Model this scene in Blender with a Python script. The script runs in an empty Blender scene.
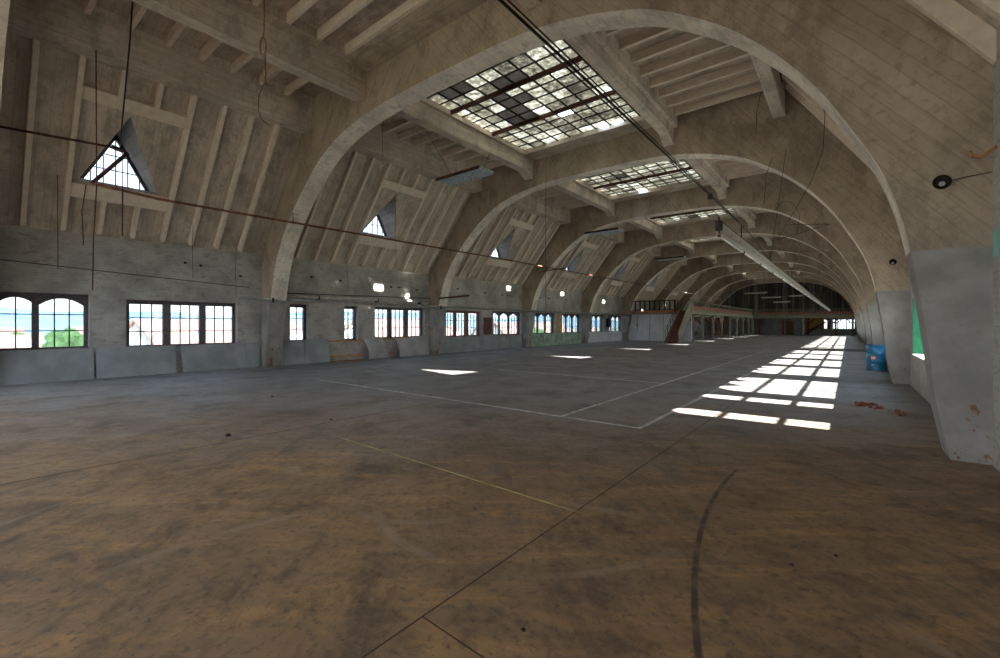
import bpy, bmesh, math, random
from mathutils import Vector, Matrix
random.seed(7)
C = bpy.context.scene.collection
PI = math.pi
Y1, SP, TH = 7.35, 8.45, 0.58          # first full arch, bay spacing, arch thickness
CX = -8.06                             # hall axis
XL, XR = -17.35, 1.28                  # inner wall faces
ZW, ZC = 4.2, 8.93                     # wall top, flat ceiling height
XS = -13.566                           # where the slope meets the flat ceiling
YF, YE = -17.6, 79.0                    # wall behind the camera, far end wall
AY = [0.10] + [Y1 + SP * k for k in range(9)]   # near faces of all arches
XSR, ZWR = -1.51, 4.85                 # right slope meets the ceiling / the wall
def mir(x): return 2 * CX - x
def slr(z): return XR + (z - ZWR) * (XSR - XR) / (ZC - ZWR)
ORD = ['nearest', 'second', 'third', 'fourth', 'fifth', 'sixth', 'seventh', 'eighth', 'ninth', 'tenth', 'eleventh',
       'twelfth', 'thirteenth', 'fourteenth', 'fifteenth', 'sixteenth', 'seventeenth', 'eighteenth', 'nineteenth', 'twentieth',
       'twenty-first', 'twenty-second', 'twenty-third', 'twenty-fourth', 'twenty-fifth', 'twenty-sixth']
BAY = ['nearest bay', 'second bay', 'third bay', 'fourth bay', 'fifth bay', 'sixth bay', 'seventh bay', 'eighth bay', 'farthest bay']

# ------------------------------------------------------------------ materials
class N:
    def __init__(s, name):
        s.m = bpy.data.materials.new(name); s.m.use_nodes = True
        s.t = s.m.node_tree; s.n = s.t.nodes; s.l = s.t.links; s.n.clear()
        s.out = s.n.new('ShaderNodeOutputMaterial')
        s.geo = s.n.new('ShaderNodeNewGeometry')
        s.P = s.geo.outputs['Position']
        sx = s.n.new('ShaderNodeSeparateXYZ'); s.l.new(s.P, sx.inputs[0])
        s.X, s.Y, s.Z = sx.outputs
    def set(s, sock, v):
        if hasattr(v, 'is_linked') or isinstance(v, bpy.types.NodeSocket): s.l.new(v, sock)
        elif isinstance(v, (tuple, list)) and len(v) == 3 and sock.type == 'RGBA': sock.default_value = (*v, 1)
        else: sock.default_value = v
    def math(s, op, a, b=0.0, c=0.0, clamp=False):
        n = s.n.new('ShaderNodeMath'); n.operation = op; n.use_clamp = clamp
        s.set(n.inputs[0], a); s.set(n.inputs[1], b); s.set(n.inputs[2], c); return n.outputs[0]
    def vec(s, x, y, z):
        n = s.n.new('ShaderNodeCombineXYZ'); s.set(n.inputs[0], x); s.set(n.inputs[1], y); s.set(n.inputs[2], z); return n.outputs[0]
    def noise(s, v, scale, detail=4, rough=.55, dist=0.0):
        n = s.n.new('ShaderNodeTexNoise'); s.l.new(v, n.inputs['Vector']); n.inputs['Scale'].default_value = scale
        n.inputs['Detail'].default_value = detail; n.inputs['Roughness'].default_value = rough; n.inputs['Distortion'].default_value = dist
        return n.outputs['Fac']
    def scaled(s, v, x, y, z):
        n = s.n.new('ShaderNodeVectorMath'); n.operation = 'MULTIPLY'; s.l.new(v, n.inputs[0]); n.inputs[1].default_value = (x, y, z); return n.outputs[0]
    def wn(s, a):
        n = s.n.new('ShaderNodeTexWhiteNoise'); n.noise_dimensions = '1D'; s.set(n.inputs['W'], a); return n.outputs['Value']
    def wn3(s, v):
        n = s.n.new('ShaderNodeTexWhiteNoise'); n.noise_dimensions = '3D'; s.l.new(v, n.inputs['Vector']); return n.outputs['Value']
    def ramp(s, f, stops):
        n = s.n.new('ShaderNodeValToRGB'); s.l.new(f, n.inputs[0]); e = n.color_ramp.elements
        while len(e) < len(stops): e.new(.5)
        for i, (p, c) in enumerate(stops):
            e[i].position = p; e[i].color = (*c, 1) if isinstance(c, tuple) else (c, c, c, 1)
        return n.outputs[0]
    def step(s, f, a, b):
        n = s.n.new('ShaderNodeMapRange'); n.interpolation_type = 'SMOOTHSTEP'; s.l.new(f, n.inputs[0])
        n.inputs[1].default_value = a; n.inputs[2].default_value = b; return n.outputs[0]
    def mix(s, f, a, b, mode='MIX'):
        n = s.n.new('ShaderNodeMix'); n.data_type = 'RGBA'; n.blend_type = mode
        s.set(n.inputs[0], f); s.set(n.inputs[6], a); s.set(n.inputs[7], b); return n.outputs[2]
    def bump(s, h, st=.3, d=.02):
        n = s.n.new('ShaderNodeBump'); s.l.new(h, n.inputs['Height']); n.inputs['Strength'].default_value = st; n.inputs['Distance'].default_value = d; return n.outputs[0]
    def fin(s, col, rough=.85, bump=None, metal=0.0, spec=.3, emit=None):
        b = s.n.new('ShaderNodeBsdfPrincipled'); s.set(b.inputs['Base Color'], col); s.set(b.inputs['Roughness'], rough)
        b.inputs['Metallic'].default_value = metal; b.inputs['Specular IOR Level'].default_value = spec
        if bump is not None: s.l.new(bump, b.inputs['Normal'])
        if emit: b.inputs['Emission Color'].default_value = (*emit[0], 1); b.inputs['Emission Strength'].default_value = emit[1]
        s.l.new(b.outputs[0], s.out.inputs[0]); return s.m

def plain(name, col, rough=.7, metal=0.0, var=.25, scale=6, spec=.3):
    n = N(name); f = n.noise(n.P, scale, 5, .6)
    c = n.mix(n.step(f, .3, .7), tuple(x * (1 - var) for x in col), tuple(min(1, x * (1 + var * .6)) for x in col))
    return n.fin(c, rough, n.bump(f, .15, .01), metal, spec)

def boards(n, s, along, width, strength=.16):
    """board-marked concrete: s = coordinate across the boards"""
    s = n.math('ADD', s, n.math('MULTIPLY', n.noise(n.P, .8, 3), .10))
    q = n.math('DIVIDE', s, width); fl = n.math('FLOOR', q); fr = n.math('SUBTRACT', q, fl)
    tone = n.wn(fl)
    line = n.math('LESS_THAN', n.math('ABSOLUTE', n.math('SUBTRACT', fr, .5)), .45)
    grain = n.noise(n.vec(n.math('MULTIPLY', s, 14.0), n.math('MULTIPLY', along, 1.2), n.Y), 1.0, 4, .6)
    return tone, line, grain

def concrete(name, col, mode):
    n = N(name)
    if mode == 'arch':
        ax = n.math('ABSOLUTE', n.math('SUBTRACT', n.X, CX))
        s = n.math('ADD', n.math('MULTIPLY', ax, .781), n.math('MULTIPLY', n.Z, .625))
        al = n.math('SUBTRACT', n.math('MULTIPLY', ax, .625), n.math('MULTIPLY', n.Z, .781))
    elif mode == 'soffit': s, al = n.math('ADD', n.X, n.Z), n.Y
    elif mode == 'slope': s, al = n.Y, n.Z
    elif mode == 'long': s, al = n.math('ADD', n.Z, n.math('MULTIPLY', n.X, .9)), n.Y
    else: s, al = n.Y, n.X
    tone, line, grain = boards(n, s, al, .17 if mode == 'arch' else .2)
    big = n.noise(n.P, .7, 5, .6); fine = n.noise(n.P, 9, 6, .65)
    c = n.mix(n.step(big, .3, .7), tuple(x * .78 for x in col), tuple(x * 1.12 for x in col))
    c = n.mix(n.math('MULTIPLY', tone, .10 if mode == 'soffit' else .30), c, tuple(x * .6 for x in col))
    c = n.mix(n.math('MULTIPLY', n.math('SUBTRACT', 1.0, line), .12 if mode == 'soffit' else .32), c, tuple(x * .42 for x in col))
    c = n.mix(n.math('MULTIPLY', n.step(grain, .50, .70), .45), c, tuple(x * .5 for x in col))
    c = n.mix(n.math('MULTIPLY', n.step(fine, .52, .70), .50), c, tuple(x * .45 for x in col))
    sp = n.noise(n.P, 3.3, 6, .7)
    c = n.mix(n.math('MULTIPLY', n.step(sp, .70, .74), .8), c, (.035, .028, .022))
    gr = n.noise(n.scaled(n.P, 1, 1, .5), 1.7, 7, .72)
    c = n.mix(n.math('MULTIPLY', n.step(gr, .47, .64), .58), c, tuple(x * .42 for x in col))
    if mode in ('arch', 'soffit'):      # white distemper coat up to 2.5 m, flaking; rusted spalls near the floor
        zz = n.math('ADD', n.Z, n.math('MULTIPLY', n.noise(n.P, 2.5, 3), .06))
        low = n.math('SUBTRACT', 1.0, n.step(zz, 2.50, 2.54))
        wht = n.mix(n.step(n.noise(n.P, 1.6, 5), .35, .7), (.215, .207, .195), (.32, .31, .295))
        wht = n.mix(n.step(n.noise(n.P, 5.0, 6, .7), .60, .68), wht, (.24, .22, .195))
        c = n.mix(low, c, wht)
        rz = n.math('SUBTRACT', n.noise(n.scaled(n.P, 1, 1, .6), 3.6, 5, .7), n.math('ADD', n.math('MULTIPLY', n.Z, .07), n.math('MULTIPLY', n.math('GREATER_THAN', n.X, 0.0), .055)))
        c = n.mix(n.math('MULTIPLY', n.step(rz, .52, .56), n.step(n.noise(n.P, 7, 4), .4, .55)), c, (.20, .09, .035))
    h = n.math('ADD', n.math('MULTIPLY', fine, .6), n.math('ADD', n.math('MULTIPLY', grain, .5), n.math('MULTIPLY', line, .5)))
    return n.fin(c, .9, n.bump(h, .45, .02), 0, .2)

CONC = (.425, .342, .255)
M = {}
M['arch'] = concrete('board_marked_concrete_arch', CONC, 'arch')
M['soffit'] = concrete('board_marked_concrete_soffit_lit', (.80, .73, .63), 'soffit')  # lighter than the arch faces: floor-bounced light painted into the tone
M['slope'] = concrete('board_marked_concrete_slope', (.60, .52, .425), 'slope')
M['beam'] = concrete('board_marked_concrete_beam', (.63, .55, .455), 'long')
M['flat'] = concrete('board_marked_concrete_ceiling', (.56, .475, .375), 'flat')
M['joist'] = plain('painted_concrete_joist', (.70, .61, .505), .9, 0, .10, 7)

def brick(name, hi, lo, rough_z=True):
    n = N(name)
    b = n.n.new('ShaderNodeTexBrick'); n.l.new(n.vec(n.Y, n.Z, 0.0), b.inputs['Vector'])
    b.inputs['Scale'].default_value = 1; b.inputs['Brick Width'].default_value = .25; b.inputs['Row Height'].default_value = .075
    b.inputs['Mortar Size'].default_value = .006; b.inputs['Mortar Smooth'].default_value = .4
    b.inputs['Color1'].default_value = (1, 1, 1, 1); b.inputs['Color2'].default_value = (.82, .82, .82, 1); b.inputs['Mortar'].default_value = (.5, .5, .5, 1)
    f1 = n.noise(n.P, 1.0, 6, .65); f2 = n.noise(n.scaled(n.P, 1, 1, 2.2), 4, 6, .7)
    c = n.mix(n.step(f1, .3, .68), lo, hi)
    c = n.mix(.35, c, b.outputs[0], 'MULTIPLY')
    c = n.mix(n.math('MULTIPLY', n.step(f2, .52, .68), .5), c, (.13, .12, .105))
    f3 = n.noise(n.P, 2.1, 7, .72)
    c = n.mix(n.math('MULTIPLY', n.step(f3, .68, .74), .7), c, (.12, .09, .065))
    h = n.math('ADD', n.math('MULTIPLY', b.outputs[1], -.5), f2)
    return n.fin(c, .9, n.bump(h, .6, .03), 0, .2)
M['brick'] = brick('whitewashed_brick', (.48, .465, .43), (.29, .28, .26))
M['brick_r'] = brick('white_painted_brick', (.50, .49, .47), (.38, .37, .35))

def floor_mat():
    n = N('worn_screed')
    big = n.noise(n.P, .33, 5, .6, .3); mid = n.noise(n.P, 1.1, 8, .72, .25); fine = n.noise(n.P, 16, 6, .7)
    def streaks(ang, sc, st):
        rot = n.n.new('ShaderNodeVectorRotate'); n.l.new(n.P, rot.inputs[0]); rot.inputs['Angle'].default_value = ang
        return n.noise(n.scaled(rot.outputs[0], st, .35, 1), sc, 7, .7, .25)
    s1, s2, s3 = streaks(.9, 2.0, 2.2), streaks(-.75, 1.9, 2.0), streaks(1.45, 2.6, 1.9)
    brown = n.mix(n.step(big, .3, .7), (.19, .118, .064), (.27, .168, .088))
    brown = n.mix(n.math('MULTIPLY', n.step(s1, .47, .66), .55), brown, (.47, .265, .10))
    brown = n.mix(n.math('MULTIPLY', n.step(s3, .50, .68), .60), brown, (.36, .20, .085))
    brown = n.mix(n.math('MULTIPLY', n.step(s2, .50, .68), .5), brown, (.07, .05, .035))
    brown = n.mix(n.math('MULTIPLY', n.step(mid, .50, .66), .55), brown, (.075, .054, .038))
    s4 = streaks(.35, 7.0, 6.0)
    brown = n.mix(n.math('MULTIPLY', n.step(s4, .60, .70), .5), brown, (.40, .27, .14))
    brown = n.mix(n.math('MULTIPLY', n.step(n.noise(n.P, 3.5, 9, .82), .48, .62), .6), brown, (.10, .068, .042))
    grey = n.mix(n.step(big, .3, .7), (.185, .18, .18), (.26, .255, .25))
    grey = n.mix(n.math('MULTIPLY', n.step(mid, .5, .68), .5), grey, (.11, .10, .095))
    # brown gives way to grey deeper into the hall and leftwards
    d = n.math('ADD', n.math('MULTIPLY', n.Y, 1.0), n.math('MULTIPLY', n.X, -.62))
    d = n.math('ADD', d, n.math('MULTIPLY', n.noise(n.P, .5, 4), 5.0))
    c = n.mix(n.step(d, 6.5, 15.5), brown, grey)
    c = n.mix(n.math('MULTIPLY', n.step(fine, .52, .66), .6), c, (.06, .05, .04))
    c = n.mix(n.math('MULTIPLY', n.step(n.noise(n.P, 34, 3, .6), .70, .76), .5), c, (.40, .35, .28))
    # tyre arcs: dark and scuffed-light rings with their own shape
    def ring(cx, cy, r, w, jit=.1):
        dx = n.math('SUBTRACT', n.X, cx); dy = n.math('SUBTRACT', n.Y, cy)
        rr = n.math('SQRT', n.math('ADD', n.math('MULTIPLY', dx, dx), n.math('MULTIPLY', dy, dy)))
        rr = n.math('ADD', rr, n.math('MULTIPLY', n.noise(n.P, 1.5, 3), jit))
        return n.math('SUBTRACT', 1.0, n.step(n.math('ABSOLUTE', n.math('SUBTRACT', rr, r)), w * .4, w))
    lt = None
    for a in [(-4.6, 3.2, .95, .05), (-4.3, 3.5, 1.25, .04), (-3.2, 2.9, .8, .05), (-2.4, 3.5, 1.5, .05), (-5.6, 4.6, 1.6, .05), (-1.2, 1.0, 2.6, .06), (-3.6, 1.4, 2.1, .05)]:
        k = ring(*a); lt = k if lt is None else n.math('MAXIMUM', lt, k)
    lt = n.math('MULTIPLY', lt, n.math('MULTIPLY', n.step(n.noise(n.P, .9, 3), .45, .62), .35))
    c = n.mix(lt, c, (.33, .27, .20))
    dk = ring(7.07, 4.8, 8.05, .027, .0)
    gate = n.math('MULTIPLY', n.math('LESS_THAN', n.X, -.35), n.math('LESS_THAN', n.Y, 5.4))
    c = n.mix(n.math('MULTIPLY', n.math('MULTIPLY', dk, gate), n.math('ADD', .35, n.math('MULTIPLY', n.step(n.noise(n.P, 5, 4), .35, .6), .5))), c, (.035, .03, .027))
    rough = n.math('ADD', .5, n.math('MULTIPLY', n.step(mid, .35, .7), .3))
    return n.fin(c, rough, n.bump(n.math('ADD', fine, mid), .25, .012), 0, .35)
M['floor'] = floor_mat()

M['frame'] = plain('dark_window_frame_paint', (.115, .10, .105), .6, 0, .3, 10)
M['frame_red'] = plain('red_brown_window_frame_paint', (.17, .075, .05), .6, 0, .3, 10)
M['iron'] = plain('black_iron', (.03, .027, .025), .6, .4, .3, 12)
M['rust'] = plain('rusty_pipe', (.20, .085, .045), .75, .1, .45, 14)
M['rust_dk'] = plain('dark_rust', (.085, .035, .025), .8, .1, .4, 14)
M['tray'] = plain('grey_green_conduit', (.26, .27, .25), .6, .1, .25, 5)
M['palepipe'] = plain('pale_conduit', (.48, .47, .43), .6, 0, .25, 5)
M['hard'] = plain('blue_grey_hardboard', (.27, .29, .295), .75, 0, .22, 1.6)
M['hard2'] = plain('pale_grey_hardboard', (.36, .365, .355), .75, 0, .2, 1.4)
M['green_b'] = plain('faded_green_board', (.30, .42, .33), .8, 0, .35, 2.4)
M['batten'] = plain('orange_wood_batten', (.50, .24, .08), .8, 0, .3, 8)
M['ply'] = plain('orange_plywood', (.60, .34, .10), .75, 0, .2, 5)
M['white'] = plain('white_partition_paint', (.62, .64, .67), .7, 0, .12, 1.2)
M['oxred'] = plain('oxide_red_timber', (.26, .075, .045), .75, 0, .3, 6)
M['pinkred'] = plain('faded_red_boards', (.33, .10, .09), .8, 0, .3, 5)
M['gtimber'] = plain('grey_green_timber', (.235, .235, .175), .8, 0, .3, 6)
M['deck'] = plain('grey_timber_deck', (.26, .24, .20), .85, 0, .3, 5)
M['redbeam'] = plain('orange_red_edge_board', (.48, .17, .06), .7, 0, .25, 6)
M['blue'] = plain('blue_drum_paint', (.008, .145, .27), .38, 0, .18, 7, .5)
M['drum_lid'] = plain('blue_drum_lid', (.02, .13, .30), .45, .1, .25, 9)
M['decal_w'] = plain('decal_white', (.72, .66, .62), .6, 0, .1)
M['decal_r'] = plain('decal_red', (.55, .10, .06), .6, 0, .1)
M['lampw'] = plain('lamp_white_enamel', (.36, .335, .30), .45, 0, .12, 6, .5)
M['tube'] = plain('fluorescent_tube_glass', (.86, .86, .84), .2, 0, .04, 6, .6)
M['lampg'] = plain('green_grey_enamel', (.33, .38, .35), .5, 0, .2, 8)
M['louvre'] = plain('bluish_louvre_plastic', (.44, .52, .60), .3, 0, .3, 9, .6)
M['rope'] = plain('dirty_rope', (.20, .13, .08), .9, 0, .4, 20)
M['rubble'] = plain('brick_rubble', (.22, .065, .04), .9, 0, .5, 15)
M['yellowline'] = plain('yellow_line_paint', (.36, .30, .12), .7, 0, .4, 4)
M['joint'] = plain('dark_expansion_joint', (.07, .05, .035), .9, 0, .3, 9)
M['greenreveal'] = plain('bright_green_reveal_paint', (.006, .13, .055), .6, 0, .25, 9)
M['teal'] = plain('teal_wall_paint', (.25, .50, .46), .8, 0, .25, 3)
M['sill'] = plain('white_sill', (.72, .72, .70), .7, 0, .1)
M['brownp'] = plain('dark_brown_panel', (.13, .055, .045), .8, 0, .25, 8)
M['doorw'] = plain('brown_door_wood', (.22, .12, .06), .6, 0, .25, 5)
M['copper'] = plain('corroded_copper_strap', (.45, .20, .08), .55, .5, .3, 12)
M['void'] = plain('black_recess', (.008, .008, .008), .9, 0, .1)
M['blank'] = plain('grey_blanking_sheet', (.42, .39, .38), .85, 0, .3, 4)
M['copper_d'] = plain('brown_sill_wood', (.23, .14, .09), .8, 0, .3, 6)

def line_mat():
    n = N('worn_white_line_paint')
    f = n.noise(n.P, 6, 5, .7)
    c = n.mix(n.step(f, .35, .62), (.62, .61, .60), (.34, .32, .30))
    return n.fin(c, .7)
M['line'] = line_mat()
def plank_mat():
    n = N('dark_end_wall_planks')
    q = n.math('DIVIDE', n.X, .42); fl = n.math('FLOOR', q); fr = n.math('SUBTRACT', q, fl)
    gap = n.math('GREATER_THAN', n.math('ABSOLUTE', n.math('SUBTRACT', fr, .5)), .45)
    t = n.wn(fl)
    c = n.mix(t, (.10, .088, .08), (.25, .22, .195))
    c = n.mix(n.step(n.noise(n.scaled(n.P, 6, 1, .7), 1.2, 5), .5, .7), c, (.08, .07, .06))
    c = n.mix(gap, c, (.015, .012, .01))
    return n.fin(c, .85)
M['planks'] = plank_mat()
def glass_mat(nm='dimmed_window_glass', tc=(.44, .47, .50)):
    n = N(nm)
    tr = n.n.new('ShaderNodeBsdfTransparent'); tr.inputs[0].default_value = (*tc, 1)
    gl = n.n.new('ShaderNodeBsdfGlossy'); gl.inputs['Roughness'].default_value = .05
    mx = n.n.new('ShaderNodeMixShader'); mx.inputs[0].default_value = .06
    n.l.new(tr.outputs[0], mx.inputs[1]); n.l.new(gl.outputs[0], mx.inputs[2]); n.l.new(mx.outputs[0], n.out.inputs[0]); return n.m
M['glass'] = glass_mat()  # tint darkened to tone down the bright view outside
M['glass_r'] = glass_mat('clear_window_glass', (.95, .96, .97))
def sky_glass():
    n = N('dirty_wired_glass')
    cell = n.vec(n.math('FLOOR', n.math('DIVIDE', n.math('ADD', n.X, 10.62), .55)), n.math('FLOOR', n.math('DIVIDE', n.math('SUBTRACT', n.Y, 8.43), .5475)), 0.0)
    r = n.wn3(cell)
    blot = n.noise(n.P, 5.5, 7, .75); big = n.noise(n.P, .8, 3)
    spk = n.noise(n.P, 18, 5, .75)
    f = n.math('ADD', n.math('MULTIPLY', blot, .55), n.math('ADD', n.math('MULTIPLY', big, .35), n.math('MULTIPLY', n.math('SUBTRACT', r, .5), .12)))
    f = n.math('ADD', f, n.math('MULTIPLY', n.math('SUBTRACT', spk, .5), .55))
    col = n.ramp(f, [(.36, (.006, .005, .004)), (.46, (.034, .031, .022)), (.54, (.090, .084, .064)), (.69, (.29, .31, .31))])
    tl = n.n.new('ShaderNodeBsdfTranslucent'); n.l.new(col, tl.inputs[0])
    df = n.n.new('ShaderNodeBsdfDiffuse'); df.inputs[0].default_value = (.22, .19, .14, 1)
    tr = n.n.new('ShaderNodeBsdfTransparent'); n.l.new(col, tr.inputs[0])
    m1 = n.n.new('ShaderNodeMixShader'); m1.inputs[0].default_value = .3; n.l.new(tl.outputs[0], m1.inputs[1]); n.l.new(df.outputs[0], m1.inputs[2])
    m2 = n.n.new('ShaderNodeMixShader'); n.l.new(n.math('MULTIPLY', n.step(f, .42, .62), .22), m2.inputs[0])
    n.l.new(m1.outputs[0], m2.inputs[1]); n.l.new(tr.outputs[0], m2.inputs[2]); n.l.new(m2.outputs[0], n.out.inputs[0]); return n.m
M['skyglass'] = sky_glass()
def ground_mat():
    n = N('town_fields'); f = n.noise(n.P, .03, 5)
    return n.fin(n.ramp(f, [(.35, (.16, .20, .10)), (.5, (.36, .34, .28)), (.65, (.22, .28, .16))]), .95)
M['ground'] = ground_mat()
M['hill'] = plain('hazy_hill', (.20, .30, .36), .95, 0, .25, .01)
M['hwall'] = plain('house_render', (.72, .70, .66), .9, 0, .1, .3)
M['hroof'] = plain('red_roof_tiles', (.42, .25, .20), .9, 0, .2, .5)
M['leaf'] = plain('tree_foliage', (.07, .14, .05), .9, 0, .5, 2)
M['bark'] = plain('tree_bark', (.12, .09, .06), .9)

# ------------------------------------------------------------------ mesh builder
class MB:
    def __init__(s): s.v = []; s.f = []
    def face(s, pts):
        b = len(s.v); s.v += [tuple(p) for p in pts]; s.f.append(tuple(range(b, b + len(pts)))); return s
    def hexa(s, a, b):      # two quads with matching order
        i = len(s.v); s.v += [tuple(p) for p in a] + [tuple(p) for p in b]
        s.f += [(i + 3, i + 2, i + 1, i), (i + 4, i + 5, i + 6, i + 7)] + [(i + k, i + (k + 1) % 4, i + 4 + (k + 1) % 4, i + 4 + k) for k in range(4)]
        return s
    def box(s, x0, x1, y0, y1, z0, z1):
        return s.hexa([(x0, y0, z0), (x1, y0, z0), (x1, y1, z0), (x0, y1, z0)], [(x0, y0, z1), (x1, y0, z1), (x1, y1, z1), (x0, y1, z1)])
    def bar(s, p, q, w, h, up=(0, 0, 1)):
        p, q = Vector(p), Vector(q); d = (q - p).normalized(); up = Vector(up)
        if abs(d.dot(up)) > .99: up = Vector((0, 1, 0))
        a = d.cross(up).normalized() * w / 2; b = a.cross(d).normalized() * h / 2
        return s.hexa([p - a - b, p + a - b, p + a + b, p - a + b], [q - a - b, q + a - b, q + a + b, q - a + b])
    def tube(s, pts, r, seg=8, cap=True):
        pts = [Vector(p) for p in pts]; rings = []; ref = None
        for k, p in enumerate(pts):
            d = (pts[min(k + 1, len(pts) - 1)] - pts[max(k - 1, 0)]).normalized()
            if ref is None: ref = Vector((0, 0, 1)) if abs(d.z) < .9 else Vector((1, 0, 0))
            a = d.cross(ref).normalized(); b = a.cross(d).normalized(); ref = b
            i = len(s.v); rr = r[k] if isinstance(r, (list, tuple)) else r
            s.v += [tuple(p + a * math.cos(t) * rr + b * math.sin(t) * rr) for t in [2 * PI * j / seg for j in range(seg)]]
            rings.append(i)
        for i, j in zip(rings, rings[1:]): s.f += [(i + k, i + (k + 1) % seg, j + (k + 1) % seg, j + k) for k in range(seg)]
        if cap: s.f += [tuple(rings[0] + k for k in reversed(range(seg))), tuple(rings[-1] + k for k in range(seg))]
        return s
    def lathe(s, c, prof, seg=32):
        rings = []
        for r, z in prof:
            i = len(s.v); s.v += [(c[0] + r * math.cos(2 * PI * j / seg), c[1] + r * math.sin(2 * PI * j / seg), c[2] + z) for j in range(seg)]; rings.append(i)
        for i, j in zip(rings, rings[1:]): s.f += [(i + k, i + (k + 1) % seg, j + (k + 1) % seg, j + k) for k in range(seg)]
        return s
    def prism(s, poly, f, t0, t1):     # poly: 2-D points, f(u,v,t)->xyz
        i = len(s.v); k = len(poly)
        s.v += [f(u, v, t0) for u, v in poly] + [f(u, v, t1) for u, v in poly]
        s.f += [tuple(i + j for j in range(k)), tuple(i + k + j for j in reversed(range(k)))]
        s.f += [(i + j, i + k + j, i + k + (j + 1) % k, i + (j + 1) % k) for j in range(k)]; return s
    def build(s, name, mat, parent=None, bevel=0, smooth=False):
        xs, ys, zs = zip(*s.v)
        o0 = Vector(((min(xs) + max(xs)) / 2, (min(ys) + max(ys)) / 2, min(zs)))
        me = bpy.data.meshes.new(name)
        me.from_pydata([(x - o0.x, y - o0.y, z - o0.z) for x, y, z in s.v], [], s.f)
        bm = bmesh.new(); bm.from_mesh(me); bmesh.ops.recalc_face_normals(bm, faces=bm.faces); bm.to_mesh(me); bm.free()
        me.materials.append(M[mat] if isinstance(mat, str) else mat)
        if smooth:
            for p in me.polygons: p.use_smooth = True
        o = bpy.data.objects.new(name, me); C.objects.link(o)
        if parent: o.parent = parent; o.location = o0 - parent['_w'] if False else o0 - WLOC[parent]
        else: o.location = o0
        WLOC[o] = o0
        if bevel:
            b = o.modifiers.new('bevel', 'BEVEL'); b.width = bevel; b.segments = 2; b.limit_method = 'ANGLE'
        return o
WLOC = {}
def tag(o, label=None, cat=None, group=None, kind=None):
    if label: o['label'] = label
    if cat: o['category'] = cat
    if group: o['group'] = group
    if kind: o['kind'] = kind
    return o
def thing(name, label, cat, loc, group=None, kind=None):
    o = bpy.data.objects.new(name, None); C.objects.link(o); o.location = loc; WLOC[o] = Vector(loc); o.empty_display_size = .2
    return tag(o, label, cat, group, kind)
def copy_tree(o, d, label, group=None):
    def cp(s, par):
        c = s.copy(); C.objects.link(c)
        if par: c.parent = par
        WLOC[c] = WLOC[s] + Vector(d)
        for ch in [x for x in list(bpy.data.objects) if x.parent == s and x is not c]: cp(ch, c)
        return c
    r = cp(o, None); r.location = o.location + Vector(d); r['label'] = label
    if group: r['group'] = group
    return r

# ------------------------------------------------------------------ room shell
tag(MB().box(XL - .6, XR + .7, YF, YE + .4, -.25, 0).build('floor', 'floor'), 'worn brown and grey concrete floor of the long empty hall', 'floor', kind='structure')

def near_next(b): return AY[b + 1]
def lamp_y(px):
    u = (px - 500) / 438; return 17.65 * (.7826 + .6225 * u) / (.6225 - .7826 * u)
WIN_L = []   # (y0, y1, z0, z1, lights[(a,b,cols)], arched, material, label)
WIN_L.append((.76, 2.55, .90, 2.46, [(.82, 1.41, 2), (1.55, 2.46, 3)], True, 'frame', 'wide arched window nearest the camera in the left wall'))
WIN_L.append((3.38, 6.52, .88, 2.36, [(3.50, 4.36, 3), (4.57, 5.39, 3), (5.58, 6.43, 3)], False, 'frame', 'three-light square-headed window of the nearest bay in the left wall'))
WIN_L.append((8.42, 9.18, .90, 2.40, [(8.53, 9.09, 2)], False, 'frame', 'narrow window just past the nearest full arch in the left wall'))
WIN_L.append((10.82, 11.52, .90, 2.40, [(10.91, 11.43, 2)], False, 'frame', 'narrow window above the exposed brick strip in the left wall'))
WIN_L.append((12.40, 15.50, .92, 2.42, [(12.53, 13.32, 3), (13.54, 14.32, 3), (14.57, 15.39, 3)], False, 'frame', 'three-light window above the curling boards in the left wall'))
WIN_L.append((17.05, 20.05, .90, 2.36, [(17.2, 17.9, 3), (18.1, 18.8, 3), (19.1, 19.9, 3)], False, 'frame_red', 'three-light red-brown window with square heads in the third bay'))
WIN_L.append((21.1, 24.15, .90, 2.42, [(21.22, 21.98, 3), (22.1, 22.98, 3), (23.12, 24.02, 3)], True, 'frame', 'three-light arched window right of the brown panel in the third bay'))
for b in range(3, 9):
    o = SP * (b - 2)
    WIN_L.append((17.05 + o, 20.05 + o, .90, 2.42, [(17.17 + o, 17.98 + o, 3), (18.14 + o, 18.95 + o, 3), (19.11 + o, 19.93 + o, 3)], True, 'frame', f'first arched window of the {BAY[b]} in the left wall'))
    if b < 8: WIN_L.append((21.1 + o, 24.15 + o, .90, 2.42, [(21.22 + o, 22.03 + o, 3), (22.2 + o, 23.02 + o, 3), (23.2 + o, 24.02 + o, 3)], True, 'frame', f'second arched window of the {BAY[b]} in the left wall'))
WIN_R = []
WIN_R.append((8.32, 8.98, .84, 2.50, [(8.38, 8.92, 2)], True, 'frame', 'narrow window hidden behind the nearest right pillar'))
WIN_R.append((10.42, 11.08, .84, 2.50, [(10.48, 11.02, 2)], True, 'frame', 'second narrow window of the right wall'))
WIN_R.append((11.85, 15.2, .84, 2.50, [(11.93, 12.95, 3), (13.07, 14.05, 3), (14.15, 15.12, 3)], True, 'frame', 'right wall window with a bright green reveal'))
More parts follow.
